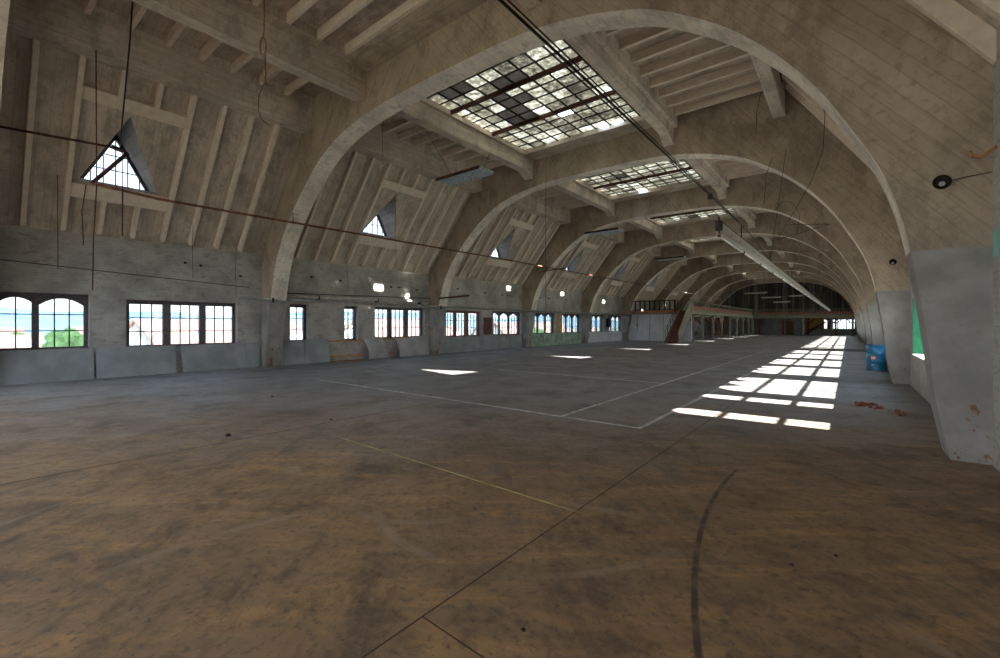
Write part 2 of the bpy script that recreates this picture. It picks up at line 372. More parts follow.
for b in range(2, 9):
    o = SP * (b - 2)
    WIN_R.append((16.62 + o, 19.75 + o, .84, 2.50, [(16.70 + o, 17.66 + o, 3), (17.76 + o, 18.68 + o, 3), (18.78 + o, 19.67 + o, 3)], True, 'frame', f'first arched window of the {BAY[b]} in the right wall'))
    if b < 8: WIN_R.append((20.75 + o, 23.9 + o, .84, 2.50, [(20.83 + o, 21.80 + o, 3), (21.90 + o, 22.82 + o, 3), (22.92 + o, 23.82 + o, 3)], True, 'frame', f'second arched window of the {BAY[b]} in the right wall'))

def wall_with(name, x0, x1, wins, mat, label):
    m = MB(); y = YF
    for w in sorted(wins):
        m.box(x0, x1, y, w[0], 0, ZW); m.box(x0, x1, w[0], w[1], 0, w[2]); m.box(x0, x1, w[0], w[1], w[3], ZW); y = w[1]
    m.box(x0, x1, y, YE + .4, 0, ZW)
    if x0 > 0: m.box(x0, x1, YF, YE + .4, ZW, ZWR)
    return tag(m.build(name, mat), label, 'wall', kind='structure')
for q in (-14.5, -6.2): WIN_L.append((q, q + 4.6, .9, 2.42, [(q + .1, q + 1.5, 3), (q + 1.6, q + 3.0, 3), (q + 3.1, q + 4.5, 3)], False, 'frame', 'unseen window added to the left wall behind the viewer for light'))  # unseen side windows added to let daylight into the near bays
for q in (-14.5, -8.2): WIN_R.append((q, q + 4.6, .9, 2.42, [(q + .1, q + 1.5, 3), (q + 1.6, q + 3.0, 3), (q + 3.1, q + 4.5, 3)], False, 'frame', 'unseen window added to the right wall behind the viewer for light'))  # likewise added behind the viewer, for sun and its bounce
wall_with('wall_left', XL - .42, XL, WIN_L, 'brick', 'long whitewashed left wall pierced by low windows')
wall_with('wall_right', XR, XR + .5, WIN_R, 'brick_r', 'white painted right wall behind the pillars')
m = MB(); m.box(XL, XR, YF - .3, YF, 0, .8); m.box(XL, XR, YF - .3, YF, 4.0, ZC + .2); m.box(XL, -15.8, YF - .3, YF, .8, 4.0); m.box(-.3, XR, YF - .3, YF, .8, 4.0)
for k in (1, 2, 3): x = -15.8 + 15.5 * k / 4; m.box(x - .2, x + .2, YF - .3, YF, .8, 4.0)
tag(m.build('wall_front', 'flat'), 'unseen gable wall behind the viewer with openings added for light', 'wall', kind='structure')  # openings added to light the hall from behind the camera

wcount = 0
def window(x_in, x_out, y0, y1, z0, z1, lights, arched, fm, label, sill_out=1):
    """x_in: room-side face of the frame, x_out: outer face"""
    global wcount; wcount += 1
    t = thing(f'window_{wcount}', label, 'window', ((x_in + x_out) / 2, (y0 + y1) / 2, z0), kind='structure')
    xa, xb = min(x_in, x_out), max(x_in, x_out); m = MB()
    b, tp = z0 + .05, z1 - .13
    m.box(xa, xb, y0, y1, z0, b); m.box(xa, xb, y0, y1, tp, z1)
    ys = [y0] + [c for l in lights for c in (l[0], l[1])] + [y1]
    for i in range(0, len(ys), 2): m.box(xa, xb, ys[i], ys[i + 1], b, tp)
    bars = MB(); xm = (xa + xb) / 2
    for l0, l1, nc in lights:
        w = l1 - l0
        if arched:
            rise = w * .22; K = 8; pts = [(l0 + w * k / K, tp - rise * (2 * k / K - 1) ** 2) for k in range(K + 1)]
            for (a, za), (c, zc) in zip(pts, pts[1:]):
                m.prism([(a, za), (c, zc), (c, tp + .01), (a, tp + .01)], lambda u, v, q: (q, u, v), xa, xb)
        for k in range(1, nc): bars.box(xm - .02, xm + .02, l0 + w * k / nc - .014, l0 + w * k / nc + .014, b, tp)
        hb = .014 if x_in < 0 else .028
        for k in (1, 2): bars.box(xm - .018, xm + .018, l0, l1, b + (tp - b) * k / 3 - hb, b + (tp - b) * k / 3 + hb)
    m.build('frame', fm, t); bars.build('glazing_bars', 'iron' if fm == 'frame' else fm, t)
    g = MB()
    for l0, l1, nc in lights: g.box(xm - .003, xm + .003, l0, l1, b, tp)
    g.build('glass', 'glass' if x_in < -5 and y0 > 0 else 'glass_r', t)
    return t
for w in WIN_L:
    t = window(XL - .22, XL - .34, *w)
    MB().box(XL - .22, XL + .035, w[0] - .04, w[1] + .04, w[2] - .035, w[2]).build('sill', 'copper_d', t)
for i, w in enumerate(WIN_R):
    t = window(XR + .26, XR + .36, *w)
    MB().box(XR - .02, XR + .26, w[0], w[1], w[2] - .02, w[2] + .004).build('sill', 'sill', t)
    if i == 2: MB().box(XR + .004, XR + .25, w[1] - .012, w[1] - .001, w[2], w[3]).build('painted_reveal', 'greenreveal', t)

# roof: slopes with triangular dormer holes, flat ceiling with skylight holes
SL = Vector((XS - XL, 0, ZC - ZW)); SLN = SL.length
def slx(z): return XL + (z - ZW) * (XS - XL) / (ZC - ZW)
DB, DA, DW = 5.55, 7.15, .83           # dormer opening: base z, apex z, half width on the slope
dorm_c = [3.02] + [AY[b + 1] - 3.98 for b in range(1, 9)]
dorm_cr = [None] + [AY[b] + 3.65 for b in range(1, 9)]
SKX0, SKX1 = -10.62, -5.12
def sky_y(b): return AY[b] + 1.08, AY[b + 1] - .80
ce = MB()
def slope_side(x_of, cs, m, ZW=ZW, DB=DB, DA=DA):
    edges = [YF] + AY[1:] + [YE + .4]
    y0s = [YF] + [AY[b] for b in range(1, 9)] + [AY[9]]
    y1s = [AY[b] for b in range(1, 10)] + [YE + .4]
    for b, (ya, yb) in enumerate(zip(y0s, y1s)):
        c = cs[b] if b < len(cs) else None
        P = lambda y, z: (x_of(z), y, z)
        if c is None or b == 9: m.face([P(ya, ZW - .15), P(yb, ZW - .15), P(yb, ZC), P(ya, ZC)]); continue
        m.face([P(ya, ZW - .15), P(yb, ZW - .15), P(yb, DB), P(ya, DB)])
        m.face([P(ya, DA), P(yb, DA), P(yb, ZC), P(ya, ZC)])
        m.face([P(ya, DB), P(c - DW, DB), P(c, DA), P(ya, DA)])
        m.face([P(c + DW, DB), P(yb, DB), P(yb, DA), P(c, DA)])
ml = MB(); slope_side(slx, dorm_c + [None], ml)
mr = MB(); slope_side(slr, dorm_cr + [None], mr, ZWR, 5.85, 7.45)
def solid(o, t):
    s = o.modifiers.new('solid', 'SOLIDIFY'); s.thickness = t; s.offset = 1.0 if t > 0 else -1.0; return o
o = ml.build('ceiling', 'slope'); tag(o, 'steep left roof slope of board-marked concrete', 'ceiling', kind='structure')
o2 = mr.build('ceiling', 'slope'); tag(o2, 'steep right roof slope of board-marked concrete', 'ceiling', kind='structure')
fl = MB(); T = .18; ZS = 8.70          # ZS: soffit level of the skylight strip and joists
x0, x1 = XS - .15, XSR + .15
EX0, EX1 = -10.35, -4.95
RB = (-12.2, -3.9, -16.4, -4.4)        # extent of unseen roof lights added to brighten the near bays
fl.box(x0, RB[0], YF, RB[3], ZC, ZC + T); fl.box(RB[1], x1, YF, RB[3], ZC, ZC + T); fl.box(RB[0], RB[1], YF, RB[2], ZC, ZC + T)
fl.box(x0, x1, RB[3], AY[1] + .3, ZC, ZC + T)
fl.box(-10.73, EX0, AY[0] + TH, AY[1], ZS, ZC); fl.box(EX0, -5.1, AY[1] - .80, AY[1], ZS, ZC)
for b in range(1, 9):
    s0, s1 = sky_y(b); ya, yb = AY[b] + .3, AY[b + 1] + .3
    fl.box(x0, SKX0, ya, yb, ZC, ZC + T); fl.box(SKX1, x1, ya, yb, ZC, ZC + T)
    fl.box(SKX0 - .1, SKX1 + .1, ya, s0, ZS, ZC + T); fl.box(SKX0 - .1, SKX1 + .1, s1, yb, ZS, ZC + T)
    fl.box(SKX0 - .1, SKX0, s0, s1, ZS, ZC + .01); fl.box(SKX1, SKX1 + .1, s0, s1, ZS, ZC + .01)
fl.box(x0, x1, AY[9] + .3, YE + .4, ZC, ZC + T)
tag(fl.build('ceiling', 'flat'), 'flat middle strip of the concrete ceiling between the slopes', 'ceiling', kind='structure')

wcount += 1
t = thing(f'window_{wcount}', 'gable glazing added behind the viewer to light the near bays', 'window', (CX, YF - .15, .8), kind='structure')  # unseen glazing, added as a daylight source
fr = MB(); g = MB()
for k in range(4):
    xa, xb = -15.8 + 15.5 * k / 4 + (.2 if k else 0), -15.8 + 15.5 * (k + 1) / 4 - (.2 if k < 3 else 0)
    g.box(xa, xb, YF - .16, YF - .15, .8, 4.0)
    for i in range(6): x = xa + (xb - xa) * i / 5; fr.box(x - .03, x + .03, YF - .19, YF - .12, .8, 4.0)
    for i in range(8): z = .8 + 3.2 * i / 7; fr.box(xa, xb, YF - .185, YF - .125, z - .03, z + .03)
fr.build('frame', 'iron', t); g.build('glass', 'glass_r', t)
wcount += 1
t = thing(f'window_{wcount}', 'clear roof lights added behind the viewer to brighten the near bays', 'window', (CX, -9, ZC), kind='structure')  # unseen, added to bring daylight onto the near floor
fr = MB()
for i in range(9): x = RB[0] + (RB[1] - RB[0]) * i / 8; fr.box(x - .04, x + .04, RB[2], RB[3], ZC, ZC + .08)
for i in range(9): y = RB[2] + (RB[3] - RB[2]) * i / 8; fr.box(RB[0], RB[1], y - .04, y + .04, ZC, ZC + .08)
fr.build('frame', 'iron', t); MB().box(*RB, ZC + .05, ZC + .06).build('glass', 'glass_r', t)
# dormer windows
def dormer(c, sgn, label, detail=True):
    global wcount; wcount += 1
    f = (lambda x: x)
    WX = -16.72; DB, DA, so, sl_ = 5.55, 7.15, -1, slx
    if sgn > 0: WX, DB, DA, so, sl_ = 1.12, 5.85, 7.45, 1, slr
    t = thing(f'window_{wcount}', label, 'window', (f(WX), c, DB), kind='structure')
    ch = MB()
    for s in (-1, 1):
        a = [(sl_(DB), c + s * DW, DB), (WX + so * .06, c + s * DW, DB), (WX + so * .06, c, DA), (sl_(DA), c, DA)]
        bq = [(x, y + s * .07, z + .07) for x, y, z in a]
        ch.hexa(a, bq)
    ch.build('cheek', 'arch_dorm', t)
    MB().box(*sorted((sl_(DB), WX + so * .08)), c - DW - .05, c + DW + .05, DB - .07, DB).build('sill', 'arch_dorm', t)
    fr = MB(); wv = .10; H = DA - DB
    tri = [(c - DW, DB), (c + DW, DB), (c, DA)]
    IN = .12 if sgn < 0 else .09; g0 = DB + (.06 if sgn < 0 else .04)
    inn = [(c - (DW - IN), g0), (c + (DW - IN), g0), (c, g0 + H * (DW - IN) / DW)]
    for i in range(3):
        j = (i + 1) % 3
        fr.prism([tri[i], tri[j], inn[j], inn[i]], lambda u, v, q: (q, u, v), f(WX - .05), f(WX + .03))
    fr.build('frame', 'frame', t)
    bars = MB(); hh = H * (DW - IN) / DW; hw = DW - IN
    for r_ in (.33, .64):
        w_ = hw * (1 - r_); bars.box(*sorted((f(WX - .02), f(WX + .01))), c - w_, c + w_, g0 + hh * r_ - .012, g0 + hh * r_ + .012)
    for q in (-2, -1, 0, 1, 2):
        yy = q * hw / 2.6; bars.box(*sorted((f(WX - .02), f(WX + .01))), c + yy - .012, c + yy + .012, g0, g0 + hh * (1 - abs(yy) / hw))
    bars.build('glazing_bars', 'iron', t)
    MB().prism(inn, lambda u, v, q: (q, u, v), f(WX - .012), f(WX - .006)).build('glass', 'glass' if sgn < 0 else 'glass_r', t)
M['arch_dorm'] = concrete('dormer_cheek_concrete', (.5, .47, .46), 'slope')
for b in range(9):
    dormer(dorm_c[b], -1, f'triangular dormer window high in the left slope of the {BAY[b]}')
    if b: dormer(dorm_cr[b], 1, f'triangular dormer window high in the right slope of the {BAY[b]}')

# ------------------------------------------------------------------ arches
PL = [(9.0, 0), (8.74, 1.49), (8.52, 2.7), (8.2, 3.7), (7.88, 4.3), (7.5, 4.85), (6.95, 5.43), (6.35, 5.98), (5.75, 6.45), (5.1, 6.87), (4.3, 7.22), (3.35, 7.46), (2.2, 7.60), (1.0, 7.65), (0, 7.66)]
PR = [(9.0, 0), (8.88, .67), (8.81, 1.4), (8.70, 2.19), (8.60, 2.82), (8.41, 3.49), (8.11, 4.12), (7.72, 4.82), (7.19, 5.52), (6.52, 6.18), (5.58, 6.83), (4.94, 7.11), (4.13, 7.36), (3.15, 7.55), (2.1, 7.63), (1.0, 7.65), (0, 7.66)]
def catmull(P, n=5):
    Q = [P[0]] + P + [(2 * P[-1][0] - P[-2][0], P[-2][1])]; out = []
    for i in range(1, len(Q) - 2):
        p0, p1, p2, p3 = Q[i - 1], Q[i], Q[i + 1], Q[i + 2]
        for k in range(n):
            t = k / n
            out.append(tuple(.5 * (2 * p1[j] + (p2[j] - p0[j]) * t + (2 * p0[j] - 5 * p1[j] + 4 * p2[j] - p3[j]) * t * t + (-p0[j] + 3 * p1[j] - 3 * p2[j] + p3[j]) * t ** 3) for j in (0, 1)))
    out.append(P[-1]); return out
def outer_pt(x, z, s):
    """ray from (0,2) through (x,z) (half offset x>0) out to the wall / slope / ceiling"""
    xw = (-XL + CX) if s < 0 else (XR - CX); xw += .03
    xs = -XS + CX if s < 0 else XSR - CX; zw_ = ZW if s < 0 else ZWR
    if z <= 2: return (xw, z)
    dx, dz = x, z - 2; best = 1e9
    if dx > 1e-6: best = min(best, xw / dx)
    # slope line through (xw0,ZW),(xs,ZC)
    ax, az, bx, bz = xw - .03, zw_, xs, ZC
    nx, nz = (bz - az), -(bx - ax)
    den = nx * dx + nz * dz
    if den > 1e-6: best = min(best, (nx * ax + nz * (az - 2)) / den + .004)
    if dz > 1e-6: best = min(best, (ZC + .02 - 2) / dz)
    return (dx * best, 2 + dz * best)
def arch_meshes():
    half = []
    for s, P in ((-1, PL), (1, PR)):
        q = catmull(P); half.append([(CX + s * x, z) for x, z in q])
    inner = half[0] + half[1][::-1][1:]
    outer = []
    for (x, z) in inner:
        s = -1 if x < CX else 1; ox, oz = outer_pt(abs(x - CX), z, s); outer.append((CX + s * ox, oz))
    return inner, outer
INN, OUT = arch_meshes()
def arch(y, label):
    t = thing('concrete_arch', label, 'arch', (CX, y + TH / 2, 0), 'concrete arches spanning the hall')
    m = MB(); n = len(INN)
    for yy, off in ((y, 0), (y + TH, 1)):
        i = len(m.v); m.v += [(x, yy, z) for x, z in INN] + [(x, yy, z) for x, z in OUT]
        m.f += [(i + k, i + k + 1, i + n + k + 1, i + n + k) for k in range(n - 1)]
    i = 0; j = 2 * n
    m.f += [(i + n + k, i + n + k + 1, j + n + k + 1, j + n + k) for k in range(n - 1)]
    m.f += [(0, n, j + n, j), (n - 1, 2 * n - 1, j + 2 * n - 1, j + n - 1)]
    # inner band inset so the soffit can be its own part
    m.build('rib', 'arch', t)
    q = MB(); k0 = len(q.v)
    q.v += [(x, y, z) for x, z in INN] + [(x, y + TH, z) for x, z in INN]
    q.f += [(k, k + 1, n + k + 1, n + k) for k in range(n - 1)]
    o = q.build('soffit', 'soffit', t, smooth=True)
    return t
first = arch(AY[0], 'concrete arch directly overhead, only its left haunch in view')
LAB = ['nearest full concrete arch sweeping over the top of the picture', 'second full concrete arch, past the first skylight', 'third full concrete arch from the camera', 'fourth full concrete arch from the camera',
       'fifth concrete arch, where the stairs and gallery begin', 'sixth concrete arch, first one standing through the gallery', 'seventh concrete arch from the camera', 'eighth concrete arch, last but one before the far gallery', 'farthest concrete arch, framing the dark end wall']
for k in range(1, 10): copy_tree(first, (0, AY[k] - AY[0], 0), LAB[k - 1])

# ------------------------------------------------------------------ longitudinal beams
def beam(xa, xb, b, zb, haunch, label, group, group2=False):
    ya = AY[b] + TH if b < 9 else 0; yb = AY[b + 1]
    m = MB(); zt = ZC + .03
    if haunch:
        P = [(ya, zt), (ya, zb - .27), (ya + .12, zb - .27), (ya + .62, zb), (yb - .62, zb), (yb - .12, zb - .27), (yb, zb - .27), (yb, zt)]
    else: P = [(ya, zt), (ya, zb), (yb, zb), (yb, zt)]
    m.prism(P, lambda u, v, q: (q, u, v), xa, xb)
    if group2: m.box(xb - .01, xb + .13, ya, yb, 8.45, zt)
    return tag(m.build('ceiling_beam', 'beam', bevel=.015), label, 'beam', group)
for b in range(9):
    h = b > 0
    g = 'longitudinal ceiling beams between the arches'
    beam(-14.2, -13.65, b, 7.92, False, f'longitudinal concrete beam above the left rafters in the {BAY[b]}', g)
    beam(-11.1, -10.72, b, 8.15 if h else 7.98, h, f'longitudinal concrete beam on the left edge of the skylight strip in the {BAY[b]}', g)
    beam(-5.12, -4.78, b, 8.15 if h else 7.98, h, f'longitudinal concrete beam on the right edge of the skylight strip in the {BAY[b]}', g, b > 0)
    beam(-1.82, -1.5, b, 7.92, False, f'longitudinal concrete beam above the right slope in the {BAY[b]}', g)
# joists and rafters: one mesh each, copied
def rep(src, loc, label):
    c = src.copy(); C.objects.link(c); c.location = loc; c['label'] = label; return c
jl = tag(MB().box(-13.66, -11.08, -.055, .055, ZS, ZC + .02).build('ceiling_joist', 'joist', bevel=.012), '', 'joist', 'slim ceiling joists')
jm = tag(MB().box(EX0 - .02, -5.1, -.055, .055, ZS, ZC + .02).build('ceiling_joist', 'joist', bevel=.012), '', 'joist', 'slim ceiling joists')
used = set()
def placeall(src, pts, labs, axis_only=True):
    base = src.location.copy()
    for i, (d, lab) in enumerate(zip(pts, labs)):
        if i == 0: src.location = base + Vector(d); src['label'] = lab
        else: rep(src, base + Vector(d), lab)
pts, labs = [], []
for b in range(9):
    ys = [AY[b + 1] - (.84 if b == 0 else .42) - .757 * k for k in range(10)]; ys = sorted(y for y in ys if y > AY[b] + TH + .1)
    for i, y in enumerate(ys):
        for side, dx in (('left', 0),):
            pts.append((dx, y, 0)); labs.append(f'{ORD[i]} ceiling joist {side} of the skylight strip in the {BAY[b]}')
placeall(jl, pts, labs)
jr = tag(MB().box(-4.80, -1.80, -.055, .055, ZS, ZC + .02).build('ceiling_joist', 'joist', bevel=.012), '', 'joist', 'slim ceiling joists')
placeall(jr, pts, [l.replace('joist left', 'joist right') for l in labs])
ys = [AY[1] - .84 - .757 * k for k in range(7)][::-1]
placeall(jm, [(0, y, 0) for y in ys], [f'{ORD[i]} ceiling joist of the closed middle strip in the nearest bay' for i in range(7)])
nrr = Vector((-(ZC - ZWR), 0, XSR - XR)).normalized()
nrm = Vector((ZC - ZW, 0, -(XS - XL))).normalized()   # towards the room from the left slope
def slope_bar(z0, z1, y0, y1, dep=.20, flip=False):
    f_, n_ = (slr, nrr) if flip else (slx, nrm)
    a = [Vector((f_(z0), y0, z0)), Vector((f_(z0), y1, z0)), Vector((f_(z1), y1, z1)), Vector((f_(z1), y0, z1))]
    b_ = [p + n_ * dep for p in a]; a = [p - n_ * .02 for p in a]
    return MB().hexa(a, b_)
ZR0, ZR1 = 4.33, 8.12
SRC = {}
for key, (za, zb, fl_) in dict(full=(ZR0, ZR1, False), low=(ZR0, 5.2, False), high=(7.5, ZR1, False), fullr=(4.62, 8.6, True)).items():
    SRC[key] = tag(slope_bar(za, zb, -.055, .055, flip=fl_).build('roof_rafter', 'joist', bevel=.012), '', 'rafter', 'slim concrete rafters on the roof slopes')
rp = {k: ([], []) for k in SRC}
for b in range(9):
    off = .84 if b == 0 else .42
    ks = [k for k in range(10) if AY[b + 1] - off - .757 * k > AY[b] + TH + .1]
    fulls = sorted(AY[b + 1] - off - .757 * k for k in ks if k not in (4, 5)); shorts = sorted(AY[b + 1] - off - .757 * k for k in (4, 5))
    for i, y in enumerate(fulls): rp['full'][0].append((0, y, 0)); rp['full'][1].append(f'{ORD[i]} full-length rafter on the left slope of the {BAY[b]}')
    for i, y in enumerate(shorts):
        rp['low'][0].append((0, y, 0)); rp['low'][1].append(f"{('nearer', 'farther')[i]} short rafter below the left triangular dormer of the {BAY[b]}")
        rp['high'][0].append((0, y, 0)); rp['high'][1].append(f"{('nearer', 'farther')[i]} short rafter above the left triangular dormer of the {BAY[b]}")
    if b == 0: right = sorted([AY[1] - .09] + [AY[1] - .84 - .757 * k for k in range(8)])
    else:
        c = dorm_cr[b]; right = sorted([c - 1.1 - .757 * k for k in range(4)] + [c + 1.1 + .757 * k for k in range(5)])
        right = [y for y in right if AY[b] + TH + .1 < y < AY[b + 1] - .1]
    for i, y in enumerate(right): rp['fullr'][0].append((0, y, 0)); rp['fullr'][1].append(f'{ORD[i]} rafter on the right slope of the {BAY[b]}')
    # trimmers around the dormer
    ya, yb = min(shorts) - .757, max(shorts) + .757
    tag(slope_bar(5.17, 5.49, ya + .055, yb - .055, .2).build('dormer_trimmer', 'joist', bevel=.012), f'cross trimmer below the left triangular dormer of the {BAY[b]}', 'trimmer', 'dormer trimmers')
    tag(slope_bar(7.26, 7.52, ya + .055, yb - .055, .2).build('dormer_trimmer', 'joist', bevel=.012), f'cross trimmer above the left triangular dormer of the {BAY[b]}', 'trimmer', 'dormer trimmers')
for k in SRC: placeall(SRC[k], *rp[k])

# ------------------------------------------------------------------ skylights
BLANK = {(1, 9), (2, 8), (1, 8), (3, 7), (2, 6), (3, 6), (2, 7), (0, 9), (3, 5), (4, 6)}
def skylight(b):
    s0, s1 = sky_y(b); nc, nr = 10, 12; px, py = (SKX1 - SKX0) / nc, (s1 - s0) / nr; z = 8.86
    t = thing('skylight', f'glazed roof light of dirty panes in the {BAY[b]}', 'skylight', ((SKX0 + SKX1) / 2, (s0 + s1) / 2, z), 'roof lights between the arches')
    cu = MB()
    for a in ((SKX0 - .0, SKX0 + .06, s0, s1), (SKX1 - .06, SKX1, s0, s1), (SKX0, SKX1, s0, s0 + .06), (SKX0, SKX1, s1 - .06, s1)): cu.box(*a, ZS - .02, z + .1)
    cu.build('curb', 'beam', t)
    bl, gl = MB(), MB()
    if b == 1:
        miss = {(6, 3), (6, 2), (7, 1)}; blank = {(1, 9), (0, 8), (1, 7), (2, 7), (2, 8), (2, 6), (3, 6), (1, 6), (2, 5), (3, 5)}
        blank = {(0, 5), (1, 7), (2, 7), (2, 6), (3, 7), (2, 5), (1, 5), (2, 4), (1, 4)}
        miss = {(5, 5), (7, 9)}
        miss = {(5, 8)}
        half = {(6, 11), (7, 11)}
        blank = {(2, 2), (1, 2), (4, 3), (5, 3), (3, 4), (3, 5), (4, 5), (2, 6), (3, 6), (3, 7), (2, 7)}
    else:
        rr = random.Random(b * 13); miss = {(rr.randrange(nc), rr.randrange(6, nr)) for _ in range(1)}; blank = {(rr.randrange(nc), rr.randrange(nr)) for _ in range(5)}; half = set()
    for i in range(nc):
        for j in range(nr):
            q = (SKX0 + i * px, SKX0 + (i + 1) * px, s0 + j * py, s0 + (j + 1) * py)
            if (i, j) in miss: continue
            if (i, j) in half:
                gl.face([(q[0], q[2], z), (q[1], q[2], z), (q[1], q[2] + py * .45, z), (q[0] + px * .4, q[2] + py * .6, z), (q[0], q[3], z)]); continue
            if (i, j) in blank: MB().box(q[0] + .001, q[1] - .001, q[2] + .001, q[3] - .001, z - .004, z + .004).build('blanking_sheet', 'blank', t); continue
            gl.face([(q[0], q[2], z), (q[1], q[2], z), (q[1], q[3], z), (q[0], q[3], z)])
    gl.build('panes', 'skyglass', t)
    gb = MB()
    for i in range(1, nc): gb.box(SKX0 + i * px - .017, SKX0 + i * px + .017, s0, s1, z - .05, z - .005)
    for j in range(1, nr):
        if j % 4: gb.box(SKX0, SKX1, s0 + j * py - .015, s0 + j * py + .015, z - .045, z - .008)
    gb.build('glazing_bars', 'iron', t)
    for j in (4, 8): MB().box(SKX0, SKX1, s0 + j * py - .04, s0 + j * py + .04, z - .14, z - .01).build('iron_purlin', 'rust_dk', t)
for b in range(1, 9): skylight(b)

# ------------------------------------------------------------------ far end
FX = [(-2.75, -2.42), (-1.92, -1.25), (-1.12, -.28), (-.18, .68)]
mm = MB(); m2 = MB()
zw0, zw1 = .85, 2.32
mm.box(XL, -2.8, YE, YE + .35, 0, 2.75); mm.box(-2.8, .75, YE, YE + .35, 0, zw0); mm.box(-2.8, .75, YE, YE + .35, zw1, 2.75); mm.box(.75, XR, YE, YE + .35, 0, 2.75)
tag(mm.build('wall_back', 'hard2'), 'pale lower end wall under the far gallery', 'wall', kind='structure')
m2.box(XL, XR, YE, YE + .35, 2.75, ZC + .2)
tag(m2.build('wall_back', 'planks'), 'dark plank-clad upper end wall above the far gallery', 'wall', kind='structure')
wcount += 1
t = thing(f'window_{wcount}', 'row of bright window lights low in the far end wall', 'window', (-1, YE, zw0), kind='structure')
m = MB(); m.box(-2.8, .75, YE + .1, YE + .2, zw0, zw0 + .06); m.box(-2.8, .75, YE + .1, YE + .2, zw1 - .1, zw1)
xs = [-2.8] + [c for f in FX for c in f] + [.75]
for i in range(0, len(xs), 2): m.box(xs[i], xs[i + 1], YE + .1, YE + .2, zw0, zw1)
m.build('frame', 'frame', t)
g = MB(); bb = MB()
for a, c in FX:
    g.box(a, c, YE + .14, YE + .146, zw0, zw1)
    for k in (1, 2): bb.box(a, c, YE + .13, YE + .16, zw0 + k * .48 - .02, zw0 + k * .48 + .02); bb.box(a + (c - a) * k / 3 - .02, a + (c - a) * k / 3 + .02, YE + .13, YE + .16, zw0, zw1)
g.build('glass', 'glass', t); bb.build('glazing_bars', 'iron', t)
# posts on the plank wall
pm = []
for i, x in enumerate((-15.2, -11.4, -7.7, -4.0, -.6)):
    tag(MB().box(x - .14, x + .14, YE - .12, YE, 2.8, ZC).build('wall_post', 'deck'), f"{ORD[i].replace('nearest', 'leftmost')} timber upright on the dark end wall", 'post', 'uprights on the end wall')
d = thing('door_1', 'brown timber door in the far end wall', 'door', (-6.9, YE - .03, 0), kind='structure')
MB().box(-7.35, -6.45, YE - .05, YE - .005, 0, 2.05).build('door_leaf', 'doorw', d)
MB().box(-7.45, -6.35, YE - .03, YE - .002, 0, 2.13).build('door_frame', 'gtimber', d)
MB().tube([(-6.55, YE - .06, 1.0), (-6.55, YE - .12, 1.0), (-6.66, YE - .12, 1.0)], .012).build('door_handle', 'iron', d)
tag(MB().box(-5.0, -2.82, YE - .04, YE - .005, .9, 2.5).build('plywood_sheet', 'ply'), 'orange plywood panel on the end wall left of the bright windows', 'panel')
tag(MB().box(-2.75, .7, YE - .04, YE - .005, 2.34, 2.6).build('plywood_sheet', 'ply'), 'orange board above the far window lights', 'panel')

# ------------------------------------------------------------------ left partition, gallery, stairs
GX, GY0, GY1 = -11.1, 41.75, 74.0
ZD, ZDT = 2.52, 2.80
tag(MB().box(-16.95, GX, GY0, GY0 + .12, 0, ZD).build('wall_partition', 'white'), 'white panelled partition under the raised platform', 'wall', kind='structure')
for i, x in enumerate((-14.9, -13.6, -12.3)):
    tag(MB().box(x - .02, x + .02, GY0 - .012, GY0, 0, ZD).build('trim_%d' % (i + 1), 'hard'), f"{('left', 'middle', 'right')[i]} cover strip on the white partition", 'trim', kind='structure')
t = thing('switch_box', 'grey switch box with conduit on the white partition', 'switch box', (-16.1, GY0 - .1, 1.1))
MB().box(-16.2, -16.0, GY0 - .12, GY0 - .002, 1.35, 1.65).build('box', 'lampg', t, bevel=.01)
MB().tube([(-16.1, GY0 - .05, 1.65), (-16.1, GY0 - .05, 2.5)], .025).build('conduit', 'iron', t)
MB().tube([(-16.1, GY0 - .05, 1.35), (-16.1, GY0 - .05, .9)], .02).build('cable', 'iron', t)
t = thing('gallery_deck', 'raised timber gallery deck running along the left and across the far end', 'gallery', (GX, GY0, ZD))
MB().box(XL + .02, GX - .14, GY0 - .5, YE - .01, ZD + .08, ZDT).build('deck_boards', 'deck', t)
MB().box(GX - .14, XR - .5, GY1 + .14, YE - .01, ZD + .08, ZDT).build('deck_boards', 'deck', t)
MB().box(GX - .14, GX + .02, GY0 - .05, GY1, ZD, ZDT + .04).build('edge_beam', 'gtimber', t)
MB().box(GX - .14, XR - .6, GY1, GY1 + .14, ZD - .05, ZDT + .04).build('edge_beam', 'gtimber', t)
MB().box(-16.6, -12.1, GY0 - .62, GY0 - .5, ZD - .02, ZD + .16).build('edge_beam', 'gtimber', t)
MB().box(-16.5, -12.15, GY0 - .66, GY0 - .5, ZD + .16, ZDT + .05).build('edge_board', 'redbeam', t)
py = [41.6 + 4.2 * k for k in range(9)]; py[0] = GY0 + .35
py = py[:8]
for y in py: MB().box(XL + .3, GX - .15, y - .08, y + .08, ZD - .12, ZD + .08).build('cross_beam', 'oxred', t)
fx = [GX, -8.0, -4.9, -1.75, .45]
for x in fx: MB().box(x - .08, x + .08, GY1 + .15, YE - .02, ZD - .12, ZD + .08).build('cross_beam', 'oxred', t)
